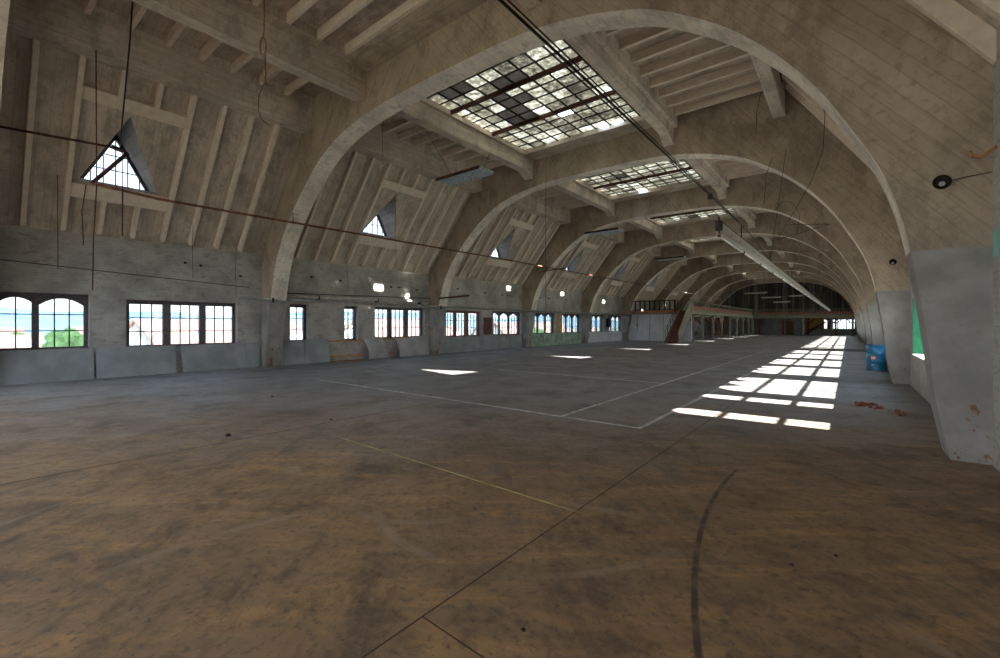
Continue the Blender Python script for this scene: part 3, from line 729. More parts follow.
def post(x, y, ax, lab, brace_m='gtimber', cross='oxred', r=.1, cd=None):
    t = thing('gallery_post', lab, 'post', (x, y, 0), 'braced posts carrying the gallery')
    MB().box(x - r, x + r, y - r, y + r, 0, ZD - .05).build('shaft', 'gtimber' if cross != brace_m or brace_m == 'gtimber' else 'oxred', t, bevel=.012)
    for s in (-1, 1):
        e = (x, y + s * .85, ZD - .08) if ax == 'y' else (x + s * .85, y, ZD - .08)
        MB().bar((x, y, 1.6), e, .1, .12).build('brace', brace_m, t)
    c = (x - 1.0, y, ZD - .08) if ax == 'y' else (x, y + 1.0, ZD - .08)
    MB().bar((x, y, 1.5), c, .1, .12).build('brace', cross, t)
    return t
for i, y in enumerate(py): post(GX - .06, y, 'y', f'{ORD[i]} post of the front row under the left gallery')
for i, y in enumerate(py[1:]): post(-14.2, y, 'y', f'{ORD[i]} post of the back row under the left gallery', 'oxred', 'oxred')
names = ['corner', 'second from left', 'third from left', 'fourth from left', 'rightmost']
for i, x in enumerate(fx): post(x, GY1 + .08, 'x', f'{names[i]} post of the front row under the far gallery', r=.12)
for i, x in enumerate(fx[:-1]): post(x + .35, 77.6, 'x', f'{names[i]} post of the back row under the far gallery', 'oxred', 'oxred')
# balustrades
def balustrade(name, label, p, q, n, h, post_every=12, panel=True, mat='gtimber', z=ZDT + .04, thick=.045):
    p, q = Vector(p), Vector(q); d = (q - p); L = d.length; d.normalize(); ax = 'y' if abs(d.y) > .5 else 'x'
    t = thing(name, label, 'railing', (*((p + q) / 2).to_tuple()[:2], z))
    MB().bar(p + Vector((0, 0, z + h)), q + Vector((0, 0, z + h)), .11, .07).build('top_rail', mat, t)
    MB().bar(p + Vector((0, 0, z + .08)), q + Vector((0, 0, z + .08)), .07, .07).build('bottom_rail', mat, t)
    src = None
    for k in range(n):
        c = p + d * (L * (k + .5) / n); w = thick if k % post_every else thick * 1.8
        MB().box(c.x - w / 2, c.x + w / 2, c.y - w / 2, c.y + w / 2, z, z + h - .02).build('baluster', mat, t)
    if panel:
        off = Vector((0, 0, 0))
        MB().bar(p + Vector((-.0, 0, z + .27)) + (Vector((-.01, 0, 0)) if ax == 'y' else Vector((0, .06, 0))), q + Vector((0, 0, z + .27)) + (Vector((-.01, 0, 0)) if ax == 'y' else Vector((0, .06, 0))), .02, .34).build('red_boarding', 'pinkred', t)
    return t
balustrade('balustrade', 'long balustrade with red boarding along the left gallery', (GX - .04, GY0, 0), (GX - .04, GY1, 0), 56, .82)
balustrade('balustrade', 'balustrade with red boarding across the far gallery', (GX + .2, GY1 + .07, 0), (.55, GY1 + .07, 0), 42, .82)
balustrade('balustrade', 'dark railing on the platform left of the stairs', (-16.3, GY0 - .58, 0), (-12.15, GY0 - .58, 0), 9, .92, 1, False, 'iron', ZDT + .05, .06)
tag(MB().box(GX - .16, GX + .1, GY0 - .2, GY0 + .3, ZDT + .04, ZDT + 1.05).build('newel_panel', 'gtimber', bevel=.01), 'grey green end panel of the gallery railing beside the stair head', 'panel')
# stairs
SX0, SX1, SY0, SY1 = -12.02, -10.98, 37.35, 41.15
t = thing('staircase', 'steep red brown timber staircase up to the gallery', 'stairs', ((SX0 + SX1) / 2, SY0, 0))
NS = 15
for k in range(NS):
    y = SY0 + (SY1 - SY0) * k / NS; z = ZDT * (k + 1) / NS
    m = MB(); m.box(SX0 + .05, SX1 - .05, y, y + .30, z - .04, z); m.box(SX0 + .05, SX1 - .05, y + .27, y + .29, z - ZDT / NS, z - .04)
    m.build('tread', 'oxred', t)
for x, nm in ((SX0, 'l'), (SX1, 'r')):
    MB().bar((x, SY0 - .05, .05), (x, SY1 + .15, ZDT - .05), .06, .34).build('stringer', 'gtimber', t)
m = MB().bar((SX1 + .02, SY0 + .1, .55), (SX1 + .02, SY1, ZDT + .75), .05, .78)
m.build('boarded_side', 'gtimber', t)
hr = thing('stair_handrail', 'thin dark handrail on the left side of the staircase', 'railing', (SX0 - .04, SY0, 0))
MB().tube([(SX0 - .02, SY0 - .05, .95), (SX0 - .02, SY1 - .2, ZDT + .85)], .028).build('rail', 'rust_dk', hr)
MB().tube([(SX0 - .02, SY0 - .05, .5), (SX0 - .02, SY1 - .2, ZDT + .4)], .018).build('rail', 'rust_dk', hr)
for k in range(6):
    y = SY0 + (SY1 - SY0 - .2) * k / 5; z = (ZDT) * k / 5
    MB().tube([(SX0 - .02, y, max(0, z - .05)), (SX0 - .02, y, z + .95)], .022).build('upright', 'rust_dk', hr)
MB().tube([(-11.9, GY0 - .3, ZDT + .1), (-11.9, GY0 - .3, ZDT + .95)], .03).build('upright', 'rust_dk', hr)
# far diagonal stair under the gallery
t = thing('far_stair', 'dark stair rising to the right under the far gallery', 'stairs', (-4, 78.2, 0))
MB().bar((-5.0, 78.4, .1), (-2.6, 78.4, 1.9), .1, .16).build('stringer', 'iron', t)
for k in range(8):
    x = -4.9 + .3 * k; MB().box(x, x + .3, 78.3, 78.9, .1 + .22 * k, .16 + .22 * k).build('tread', 'doorw', t)
# lamps under the left gallery edge
for i, y in enumerate((45.5, 49.6, 53.6, 62.0, 67.0)):
    l = thing('ceiling_lamp', f'{ORD[i]} white lamp under the edge of the left gallery', 'lamp', (-11.5, y, ZD - .25), 'white lamps under the gallery')
    MB().box(-11.75, -11.3, y - .55, y + .55, ZD - .1, ZD - .02).build('housing', 'lampg', l)
    MB().box(-11.7, -11.34, y - .5, y + .5, ZD - .2, ZD - .1).build('diffuser', 'tube', l, bevel=.02)

# ------------------------------------------------------------------ long hanging luminaire row
FXc = -1.85
t = None
LN = 2.45
n_l = 25
def luminaire(y, label):
    t = thing('batten_light', label, 'light', (FXc, y, 3.16), 'battens of the long hanging light row')
    P = [(-.045, 3.455), (.045, 3.455), (.05, 3.33), (.065, 3.25), (-.065, 3.25), (-.05, 3.33)]
    MB().prism(P, lambda u, v, q: (FXc + u, q, v), y + .01, y + LN - .01).build('housing', 'lampw', t)
    MB().box(FXc - .05, FXc + .05, y + .01, y + LN - .01, 3.455, 3.475).build('cover_strip', 'iron', t)
    MB().tube([(FXc - .02, y + .06, 3.225), (FXc - .02, y + LN - .06, 3.225)], .019, 8).build('tube', 'tube', t, smooth=True)
    for yy in (y + .03, y + LN - .03): MB().box(FXc - .045, FXc + .005, yy - .015, yy + .015, 3.205, 3.255).build('lamp_holder', 'rust_dk', t)
    for yy in (y + .8, y + 1.65): MB().box(FXc + .048, FXc + .056, yy - .02, yy + .02, 3.33, 3.36).build('clip', 'iron', t)
    return t
l0 = luminaire(8.82, 'nearest batten of the long hanging light row')
for k in range(1, n_l): copy_tree(l0, (0, LN * k, 0), f'{ORD[k]} batten of the long hanging light row')
t = thing('junction_box', 'black junction box on the near end of the light row', 'junction box', (FXc, 8.75, 3.25))
MB().box(FXc - .055, FXc + .055, 8.70, 8.815, 3.31, 3.48).build('box', 'iron', t, bevel=.012)
MB().tube([(FXc, 8.75, 3.30), (FXc, 8.74, 3.22)], .02).build('plug', 'rust', t)
MB().tube([(FXc, 8.75, 3.48), (FXc, 8.75, 3.56)], .015).build('hook', 'iron', t)
t = thing('support_cable', 'black cable stretched above the long light row from the top edge of the view', 'cable', (FXc, 30, 3.8))
MB().tube([(FXc, -3, 3.80), (FXc, 4, 3.80), (FXc, 10.75, 3.79), (FXc, 12.6, 3.74), (FXc, 14.2, 3.6), (FXc, 15.5, 3.5)], .012, 6).build('cable', 'iron', t)
MB().tube([(FXc + .015, -3, 3.83), (FXc + .015, 4, 3.83), (FXc + .01, 10.7, 3.8)], .007, 5).build('cable', 'iron', t)
MB().box(FXc - .03, FXc + .03, 8.05, 8.15, 3.74, 3.82).build('clamp', 'iron', t)
for y in (10.9, 15.4, 22, 30, 40, 52): MB().tube([(FXc, y, 3.46), (FXc, y, 3.80)], .012, 6).build('hanger', 'iron', t)
MB().tube([(FXc, 15.5, 3.8), (FXc, 40, 3.8), (FXc, 68, 3.8)], .01, 6).build('cable', 'iron', t)

# flat louvre lights under the left ceiling
for i, (x0_, x1_, y, z) in enumerate([(-12.35, -10.15, 11.6, 7.07), (-11.75, -9.73, 22.5, 6.72), (-11.5, -9.43, 33.5, 6.49)]):
    t = thing('louvre_light', f"{('nearest', 'second', 'third')[i]} flat louvred light hanging near the left of the skylights", 'light', ((x0_ + x1_) / 2, y + .4, z), 'flat hanging louvre lights')
    MB().box(x0_, x1_, y, y + .78, z + .05, z + .11).build('housing', 'lampg', t, bevel=.01)
    m = MB().box(x0_, x1_, y - .015, y, z, z + .11); m.build('edge_strip', 'rust_dk', t)
    m = MB(); m.box(x0_ + .02, x1_ - .02, y + .76, y + .78, z, z + .05)
    for k in range(15): xx = x0_ + .06 + (x1_ - x0_ - .12) * k / 14; m.box(xx - .008, xx + .008, y + .01, y + .77, z, z + .05)
    for k in range(6): yy = y + .06 + .66 * k / 5; m.box(x0_ + .02, x1_ - .02, yy - .008, yy + .008, z + .005, z + .045)
    m.build('louvre', 'louvre', t)
    MB().tube([(x0_ + .55, y + .35, z + .1), (-11.12, y - 1.7, 8.2)], .009, 5).build('wire', 'iron', t)
    MB().tube([(x1_ - .1, y + .35, z + .1), (-10.85, y + 1.4, 8.2)], .009, 5).build('wire', 'iron', t)
# battens hung near the far end
for i, (x0_, x1_, z) in enumerate([(-9.9, -7.5, 5.3), (-8.1, -6.1, 4.7), (-5.4, -4.0, 4.8), (-6.9, -5.2, 4.15)]):
    y = 60 + .0 * i
    t = thing('far_batten_light', ['highest pale batten light hanging before the dark end wall', 'second pale batten light before the end wall, right below the highest', 'rightmost pale batten light hanging before the dark end wall', 'lowest pale batten light hanging before the dark end wall'][i], 'light', ((x0_ + x1_) / 2, y, z), 'transverse batten lights at the far end')
    MB().box(x0_, x1_, y - .1, y + .1, z, z + .1).build('housing', 'lampw', t)
    MB().tube([(x0_ + .05, y, z - .03), (x1_ - .05, y, z - .03)], .02, 6).build('tube', 'tube', t)
    for xx in (x0_ + .3, x1_ - .3): MB().tube([(xx, y, z + .1), (xx, y, ZC)], .008, 4).build('wire', 'iron', t)

# ------------------------------------------------------------------ pipes on the left
t = thing('sprinkler_pipe', 'long rusty pipe running across the arches high on the left', 'pipe', (-15, 20, 5.1))
MB().tube([(-15, 2.28, 5.17), (-15, 3.6, 5.07), (-15, 7.3, 5.1), (-15, 19, 5.2), (-15, 42, 5.28)], .035, 8).build('pipe', 'rust', t, smooth=True)
MB().tube([(-15, 42, 5.28), (-15, 55, 5.3), (-15, 72, 5.3)], .035, 8).build('pale_pipe', 'palepipe', t, smooth=True)
MB().tube([(-15, .2, 6.02), (-15, 2.6, 6.2), (-15, 2.95, 6.14)], .03, 8).build('upper_pipe', 'rust_dk', t, smooth=True)
MB().bar((-15, 2.95, 6.14), (-15, 2.25, 5.17), .06, .09).build('link_bar', 'rust_dk', t)
MB().tube([(-15, 2.62, 6.22), (-15, 2.9, 6.16)], .06, 8).build('coupling', 'rust_dk', t)
for y in (7.4, 15.9, 24.3, 32.8): MB().tube([(-15, y, 5.1 + .0035 * y), (-15, y - .06, 5.72)], .012, 5).build('hanger', 'rust_dk', t)
t = thing('cable_duct', 'grey green duct along the left wall above the windows', 'duct', (-16.6, 24, 2.48))
MB().tube([(-16.75, 6.45, 2.53), (-16.6, 20, 2.47), (-16.6, 41, 2.47)], .055, 8).build('duct', 'tray', t, smooth=True)
for y in (7.4, 15.9, 24.4, 32.8): MB().box(-16.75, -16.56, y, y + .05, 2.39, 2.56).build('bracket', 'iron', t)
t = thing('wall_pipe', 'pale pipe above the duct in the second bay of the left wall', 'pipe', (-17.2, 12, 2.6))
MB().tube([(-17.2, 8.05, 2.68), (-17.15, 15.7, 2.76)], .06, 8).build('pipe', 'palepipe', t, smooth=True)
MB().tube([(-17.22, 8.05, 2.80), (-17.2, 15.7, 2.95)], .02, 6).build('small_pipe', 'iron', t, smooth=True)
for y in (9.5, 12.4, 15): MB().box(XL, -17.1, y, y + .04, 2.6, 2.78).build('bracket', 'iron', t)
tag(MB().tube([(-16.5, 15.75, 2.93), (-14.45, 15.75, 2.98)], .045, 6).build('bracket_arm', 'rust_dk'), 'rusty arm sticking out from the second left pillar', 'bracket')
tag(MB().tube([(-15.7, 24.15, 5.05), (-13.9, 24.15, 5.12)], .035, 6).build('bracket_arm', 'rust'), 'rusty arm sticking out high on the third left arch', 'bracket')
tag(MB().tube([(XL + .02, .5, 3.3), (XL + .02, 6.9, 2.95)], .012, 5).build('wall_cable', 'iron'), 'thin cable sagging along the left wall of the nearest bay', 'cable')

# anchor bolts on the left wall
bolts = [(4.9, 3.65), (5.35, 3.6), (6.6, 3.35), (9.3, 3.55), (10.6, 3.5), (13.3, 3.4), (13.8, 3.4), (14.9, 3.35), (17.9, 3.6), (20.3, 3.5), (22.0, 3.45), (22.6, 3.45), (26.4, 3.5), (27.5, 3.5), (30, 3.5)]
b0 = tag(MB().tube([(XL, 0, 0), (XL + .14, 0, -.03)], [.045, .02], 6).build('anchor_stub', 'rust_dk'), '', 'anchor', 'rusty anchor stubs in the left wall')
base = b0.location.copy()
for i, (y, z) in enumerate(bolts):
    lab = f'{ORD[i]} rusty anchor stub sticking out of the left wall'
    if i == 0: b0.location = base + Vector((0, y, z)); b0['label'] = lab
    else: rep(b0, base + Vector((0, y, z)), lab)

# ------------------------------------------------------------------ hanging cords on the left
def hang(name, label, pts, r, mat='iron', cat='cord', parts=None):
    return tag(MB().tube(pts, r, 6).build(name, mat), label, cat)
def pt(px, py, d):
    u, v = (px - 500) / 438, (324 - py) / 438; return (d * (-.6225 + .7826 * u), d * (.7826 + .6225 * u), 1.6 + d * v)
def above(p, z): return (p[0], p[1], z)
t = thing('hanging_cable', 'black cable hanging from the ceiling in front of the nearest dormer', 'cable', (-14, 3, 4))
MB().tube([pt(133, -6, 9.3), pt(130, 40, 9.4), pt(121, 135, 9.6), pt(120.5, 150, 9.6)], .016, 6).build('cable', 'iron', t)
MB().tube([pt(122.5, 190, 9.6), pt(122.5, 236, 9.6)], .015, 6).build('lower_rod', 'rust_dk', t)
MB().tube([pt(122.5, 150, 9.6), pt(122.5, 190, 9.6)], .008, 6).build('link', 'iron', t)
hang('hanging_rod', 'thin rod hanging from the left beam beside the nearest dormer', [pt(96, 50, 9.8), pt(96.5, 155, 9.8), pt(96.5, 187, 9.8), pt(93.5, 240, 9.8), pt(92.5, 290, 9.8)], .012, 'rust_dk', 'rod')
hang('hanging_rod', 'short crooked rod below the left corner of the nearest dormer', [pt(86, 185, 11), pt(82, 212, 11), pt(83.5, 245, 11)], .012, 'rust_dk', 'rod')
hang('hanging_rod', 'thin vertical rod in front of the left wall between the first windows', [pt(57.5, 175, 11), pt(58, 268, 11)], .009, 'rust_dk', 'rod')
t = thing('hanging_rope', 'dirty rope with a loop hanging near the top left', 'rope', pt(264, 80, 6))
MB().tube([pt(264, -8, 6), pt(264, 30, 6), pt(263, 38, 6)], .012, 6).build('rope', 'rope', t)
lp = [pt(263 + 3.0 * math.sin(a), 46 - 8.5 * math.cos(a), 6) for a in [2 * PI * k / 16 for k in range(17)]]
MB().tube(lp, .011, 6, False).build('loop', 'rope', t)
MB().tube([pt(264.5, 54, 6), pt(265, 84, 6)], .018, 6).build('rope_end', 'rope', t)
MB().tube([pt(264, 84, 6), pt(259, 95, 6), pt(258, 110, 6), pt(262, 120, 6), pt(270, 126, 6)], .005, 5).build('wire', 'rust_dk', t)
for i, (x, y0_, y1_, d) in enumerate([(193, 225, 278, 13.5), (236, 245, 297, 14.5), (396, 193, 262, 19), (348, 262, 290, 18), (546, 165, 330, 14.5), (383, 120, 165, 14)]):
    hang('hanging_wire', ['thin wire hanging above the three-light window of the nearest bay', 'thin wire beside the nearest left pillar', 'thin vertical wire beside the second bay dormer', 'short wire below the second bay dormer', 'long thin wire hanging in the middle distance', 'thin wire hanging from the left joists of the second bay'][i], [pt(x, y0_, d), pt(x - .5, (y0_ + y1_) / 2, d), pt(x, y1_, d)], .006, 'iron', 'wire')
# wires on the right side
W = [([pt(786, 150, 13), pt(779, 200, 13), pt(773, 240, 13), pt(771, 262, 13)], 'long thin wire hanging left of the right arches'),
     ([pt(793, 62, 7.2), pt(806, 75, 7.25), pt(821, 95, 7.4), pt(825, 115, 8), pt(823, 150, 9), pt(812, 180, 10), pt(795, 210, 11), pt(778, 238, 12)], 'long loose black cable looping down from the nearest arch on the right'),
     ([pt(774, 211, 13), pt(783, 201, 13.1), pt(793, 203, 13.2), pt(800, 215, 13.2), pt(797, 232, 13.2), pt(785, 247, 13)], 'curled wire hanging before the second right arch'),
     ([pt(772, 158, 12), pt(766, 176, 12), pt(764, 205, 12)], 'thin wire before the second skylight end'),
     ([pt(761, 92, 11), pt(757, 112, 11), pt(756, 134, 11)], 'thin curved wire near the first skylight beam')]
for p, lab in W: hang('loose_wire', lab, p, .007, 'iron', 'wire')
for i, (a, b_, d) in enumerate([((778, 60), (782, 82), 7.3), ((785, 225), (829, 224), 15), ((776, 240), (830, 224), 15), ((800, 252), (830, 250), 22)]):
    hang('loose_rod', ['short rusty strap hooked on the nearest arch soffit', 'level iron rod spiking from the second right arch', 'slanted iron rod meeting the level one at the second right arch', 'small iron rod farther along the right arches'][i], [pt(*a, d), pt(*b_, d)], .012, 'rust_dk', 'rod')
for i, x in enumerate((590, 618, 668, 700, 726, 742)):
    hang('hanging_wire', f"{ORD[i].replace('nearest', 'leftmost')} of the thin vertical wires hanging over the far left gallery", [pt(x, 245 + i * 3, 38), pt(x, 300, 38)], .012, 'iron', 'wire')

# ------------------------------------------------------------------ boards under the left windows
def board(y0, y1, label, mat='hard', z1=.90, bx=.13, tx=.03, curl=0, z0=0.0, skew=0.0):
    m = MB(); K = 8; th = .012; pa = []
    for k in range(K + 1):
        s = k / K; z = z0 + (z1 - z0) * s; x = XL + tx + (bx - tx) * (1 - s) + curl * math.sin(PI * s) * (.3)
        pa.append((x, z, s))
    for (xa, za, sa), (xb, zb, sb) in zip(pa, pa[1:]):
        e0, e1 = skew * (1 - sa), skew * (1 - sb)
        m.hexa([(xa, y0 + e0, za), (xa, y1 + e0, za), (xb, y1 + e1, zb), (xb, y0 + e1, zb)], [(xa + th, y0 + e0, za), (xa + th, y1 + e0, za), (xb + th, y1 + e1, zb), (xb + th, y0 + e1, zb)])
    return tag(m.build('wall_board', mat), label, 'board', 'boards leaning under the left windows')
board(.76, 2.63, 'wide blue grey board under the nearest arched window')
board(2.68, 4.63, 'blue grey board left of the torn gap under the three-light window')
board(4.76, 6.72, 'blue grey board right of the torn gap under the three-light window', skew=.06)
board(6.76, 7.22, 'narrow blue grey board against the nearest left pillar', z1=.93)
board(8.02, 8.95, 'left half of the pale board pair under the first narrow window', 'hard', z1=.97, bx=.2)
board(8.96, 10.02, 'right half of the pale board pair under the first narrow window', 'hard', z1=.97, bx=.2)
board(11.75, 12.8, 'curling pale board between the exposed brick strips', 'hard2', z1=.93, bx=.25, curl=.5, skew=.15)
board(13.5, 14.5, 'curling pale board under the middle of the three-light window', 'hard2', z1=.92, bx=.3, curl=.5, skew=.1)
board(14.55, 15.7, 'pale board against the second left pillar', 'hard2', z1=1.0, bx=.12)
board(16.6, 19.3, 'pale board under the red-brown window', 'hard', z1=.88)
board(19.35, 22.2, 'pale board below the brown panel of the third bay', 'hard', z1=.88)
board(22.3, 24.15, 'pale board left of the third pillar', 'hard', z1=.88)
board(25.0, 32.5, 'faded green board lining the fourth bay', 'green_b', z1=.90, bx=.05)
board(33.6, 40.8, 'long white board lining the fifth bay', 'white', z1=.90, bx=.05)
tag(MB().box(XL + .005, XL + .03, 32.65, 32.78, 0, 2.0).build('green_strip', 'green_b'), 'narrow green strip beside the fourth left pillar', 'strip')
for i, (a, c, z) in enumerate([(9.95, 11.8, .86), (9.95, 11.8, .20), (12.8, 13.5, .88), (12.75, 13.5, .20), (13.9, 14.6, .90)]):
    tag(MB().box(XL, XL + .05, a, c, z - .03, z + .035).build('wood_batten', 'batten'), ['upper orange batten of the wide exposed brick strip', 'lower orange batten of the wide exposed brick strip', 'upper orange batten between the curling boards', 'lower orange batten between the curling boards', 'short orange batten under the three-light window sill'][i], 'batten', 'orange battens on the left wall')
hang('fallen_strip', 'broken wood strip lying by the exposed brick strip', [(-16.9, 9.9, .03), (-16.75, 10.6, .05), (-16.85, 11.4, .03)], .025, 'doorw', 'strip')
hang('fallen_strip', 'second broken strip lying on the floor by the left wall', [(-16.7, 10.4, .03), (-16.5, 11.2, .03)], .022, 'doorw', 'strip')
tag(MB().box(XL - .01, XL + .02, 20.2, 20.98, .95, 2.0).build('wall_panel', 'brownp'), 'dark brown panel between the windows of the third bay', 'panel')
tag(MB().box(XL - .01, XL + .03, 28.85, 29.5, .95, 2.35).build('wall_panel', 'ply'), 'bright orange panel between the windows of the fourth bay', 'panel')
t = thing('control_box', 'dark control box on the wall between the fifth bay windows', 'box', (XL + .1, 37.6, 1.1))
MB().box(XL, XL + .2, 37.4, 37.9, 1.3, 2.1).build('box', 'iron', t); MB().tube([(XL + .1, 37.65, 2.1), (XL + .1, 37.65, 2.7)], .03).build('conduit', 'iron', t)

# ------------------------------------------------------------------ right side details
def hole(px, py, y, r, lab):
    u, v = (px - 500) / 438, (324 - py) / 438; d = y / (.7826 + .6225 * u); x = d * (-.6225 + .7826 * u); z = 1.6 + d * v
    t = thing('wall_socket_hole', lab, 'socket hole', (x, y, z))
    o = MB(); seg = 20
    ring = lambda rr, yy: [(x + rr * math.cos(2 * PI * k / seg), yy, z + rr * math.sin(2 * PI * k / seg)) for k in range(seg)]
    a, b_, c = ring(r * 1.12, y - .004), ring(r, y - .03), ring(r * .96, y - .01)
    for k in range(seg):
        j = (k + 1) % seg; o.face([a[k], a[j], b_[j], b_[k]]); o.face([b_[k], b_[j], c[j], c[k]])
    o.face(c); o.build('recess', 'void', t)
    MB().tube([(x - .01, y - .02, z - r * .45), (x - .012, y - .1, z - r * .6)], [.02, .03], 8).build('bulb_holder', 'lampw', t)
    return t, x, z
t, x, z = hole(942, 182, Y1, .075, 'black round hole with a bulb holder on the nearest right arch')
MB().tube([(x + .07, Y1 - .02, z), (x + .2, Y1 - .015, z + .015), (XR - .01, Y1 - .015, z + .03)], .005, 5).build('wire', 'iron', t)
hole(893, 262, AY[2], .07, 'small round lamp hole on the second right arch')
tag(MB().tube([(1.08, 7.22, 3.56), (1.10, 7.2, 3.50), (1.15, 7.19, 3.47), (1.2, 7.18, 3.49), (1.28, 7.17, 3.56)], .016, 8).build('bent_strap', 'copper'), 'bent coppery strap sticking out of the right wall', 'strap')
tag(MB().box(XR - .006, XR + .002, 5.8, 7.33, 2.35, 2.65).build('trim_4', 'teal'), 'teal paint band on the near right wall', 'trim', kind='structure')
tag(MB().box(XR - .01, XR + .002, 33.5, 36.0, 0, 2.6).build('trim_5', 'teal'), 'teal painted stretch of the right wall in the fifth bay', 'trim', kind='structure')
# blue drum
bx, by, R_ = .76, 20.0, .285
t = thing('steel_drum', 'blue steel drum standing beside the right wall pillars', 'drum', (bx, by, 0))
prof = [(R_ - .012, 0), (R_, .005), (R_, .02), (R_ - .006, .03)]
for zc in (.30, .585): prof += [(R_ - .006, zc - .03), (R_ + .004, zc - .012), (R_ + .006, zc), (R_ + .004, zc + .012), (R_ - .006, zc + .03)]
prof += [(R_ - .006, .845), (R_ + .002, .855), (R_ + .004, .87), (R_ - .004, .878), (R_ - .014, .872)]
MB().lathe((bx, by, 0), prof, 40).build('body', 'blue', t, smooth=True)
MB().lathe((bx, by, 0), [(R_ - .014, .872), (R_ - .016, .858), (.001, .856)], 40).build('lid', 'drum_lid', t)
MB().lathe((bx + .12, by + .08, 0), [(.03, .856), (.03, .872), (.001, .874)], 12).build('bung', 'iron', t)
def on_drum(a0, a1, z0, z1, mat, nm, rr=.003):
    m = MB(); K = 5
    for k in range(K):
        a, b_ = a0 + (a1 - a0) * k / K, a0 + (a1 - a0) * (k + 1) / K
        q = lambda an, z_: (bx + (R_ + rr) * math.cos(an), by + (R_ + rr) * math.sin(an), z_)
        m.face([q(a, z0), q(b_, z0), q(b_, z1), q(a, z1)])
    m.build(nm, mat, t)
ac = math.atan2(-by, -bx)
on_drum(ac - .52, ac - .02, .375, .50, 'decal_r', 'hazard_label')
for k, (a, b_) in enumerate([(-.46, -.40), (-.34, -.22), (-.16, -.10)]): on_drum(ac + a, ac + b_, .395, .48, 'decal_w', 'label_mark', .005)
on_drum(ac - .45, ac - .32, .34, .352, 'decal_w', 'label_text'); on_drum(ac - .48, ac - .2, .20, .212, 'decal_w', 'label_text'); on_drum(ac - .48, ac - .30, .16, .17, 'decal_w', 'label_text')
# rubble
for i in range(24):
    a = random.random(); x = .12 + .66 * a + random.uniform(-.08, .14); y = 11.35 - .85 * a + random.uniform(-.35, .3)
    s = random.uniform(.012, .034); o = bpy.data.objects
    m = MB(); r_ = random.uniform(0, PI); c, sn = math.cos(r_), math.sin(r_)
    P = []
    for zz, k in ((0, 1), (s * random.uniform(.8, 1.5), .75)):
        P.append([(x + c * u * s * 1.5 * k - sn * v * s * k, y + sn * u * s * 1.5 * k + c * v * s * k, zz + random.uniform(0, .01) * (zz > 0)) for u, v in ((-1, -1), (1, -.8), (.9, 1), (-.8, .9))])
    m.hexa(*P); tag(m.build('brick_fragment', 'rubble'), 'broken red brick piece in the small rubble heap near the right wall', 'rubble', 'rubble heap by the right wall')
for i, (px, pyy) in enumerate([(455 / 2, 340 + 97), (338, 604), (522.5, 629), (588, 565 / 1), (660, 556)]):
    pass
crumbs = [((228, 436), .035, 'dark crumb on the floor left of the middle'), ((523, 630), .012, 'dark pebble on the brown floor at the bottom'), ((331, 420), .02, 'small dark chip on the floor near the line'), ((272, 397), .03, 'tiny dark chip farther left on the floor'), ((836, 556), .012, 'small dark chip on the right foreground floor'), ((792, 565), .012, 'small dark chip left of the right foreground chip')]
for (p, s, lab) in crumbs:
    u, v = (p[0] - 500) / 438, (324 - p[1]) / 438; d = -1.6 / v; x, y = d * (-.6225 + .7826 * u), d * (.7826 + .6225 * u)
    m = MB().hexa([(x - s, y - s * .7, 0), (x + s, y - s, 0), (x + s * .8, y + s, 0), (x - s, y + s * .6, 0)], [(x - s * .6, y - s * .5, s), (x + s * .5, y - s * .6, s * .8), (x + s * .5, y + s * .5, s), (x - s * .4, y + s * .4, s * .7)])
    tag(m.build('floor_chip', 'iron'), lab, 'debris')
# painted lines and joints
def strip(nm, p, q, w, mat, lab, z=.003):
    p, q = Vector((*p, 0)), Vector((*q, 0)); d = (q - p).normalized(); s = Vector((-d.y, d.x, 0)) * w / 2
    m = MB(); a = [p - s, p + s, q + s, q - s]; m.hexa([(v.x, v.y, .0) for v in a], [(v.x, v.y, z) for v in a])
    tag(m.build(nm, mat), lab, 'floor line', kind='structure')
strip('trim_6', (-2.51, 6.6), (-2.51, 24), .07, 'line', 'right white court line along the hall')
strip('trim_7', (-3.9, 6.6), (-3.87, 32), .07, 'line', 'inner white court line along the hall')
strip('trim_8', (-11.9, 6.6), (-2.49, 6.6), .06, 'line', 'near white court line across the hall')
strip('trim_9', (-9.6, 12.0), (-3.9, 12.0), .07, 'line', 'far white court line across the hall')
strip('trim_10', (-5.6, 3.43), (-1.8, 3.33), .02, 'yellowline', 'thin worn yellow line across the foreground')
strip('trim_11', (-1.83, -2), (-1.78, 24), .009, 'joint', 'dark expansion joint along the hall', .002)
strip('trim_12', (-6.6, -2), (-6.62, 24), .012, 'joint', 'left dark expansion joint along the hall', .002)
strip('trim_13', (-1.82, 1.61), (1.2, 1.5), .008, 'joint', 'cross joint in the near foreground', .002)

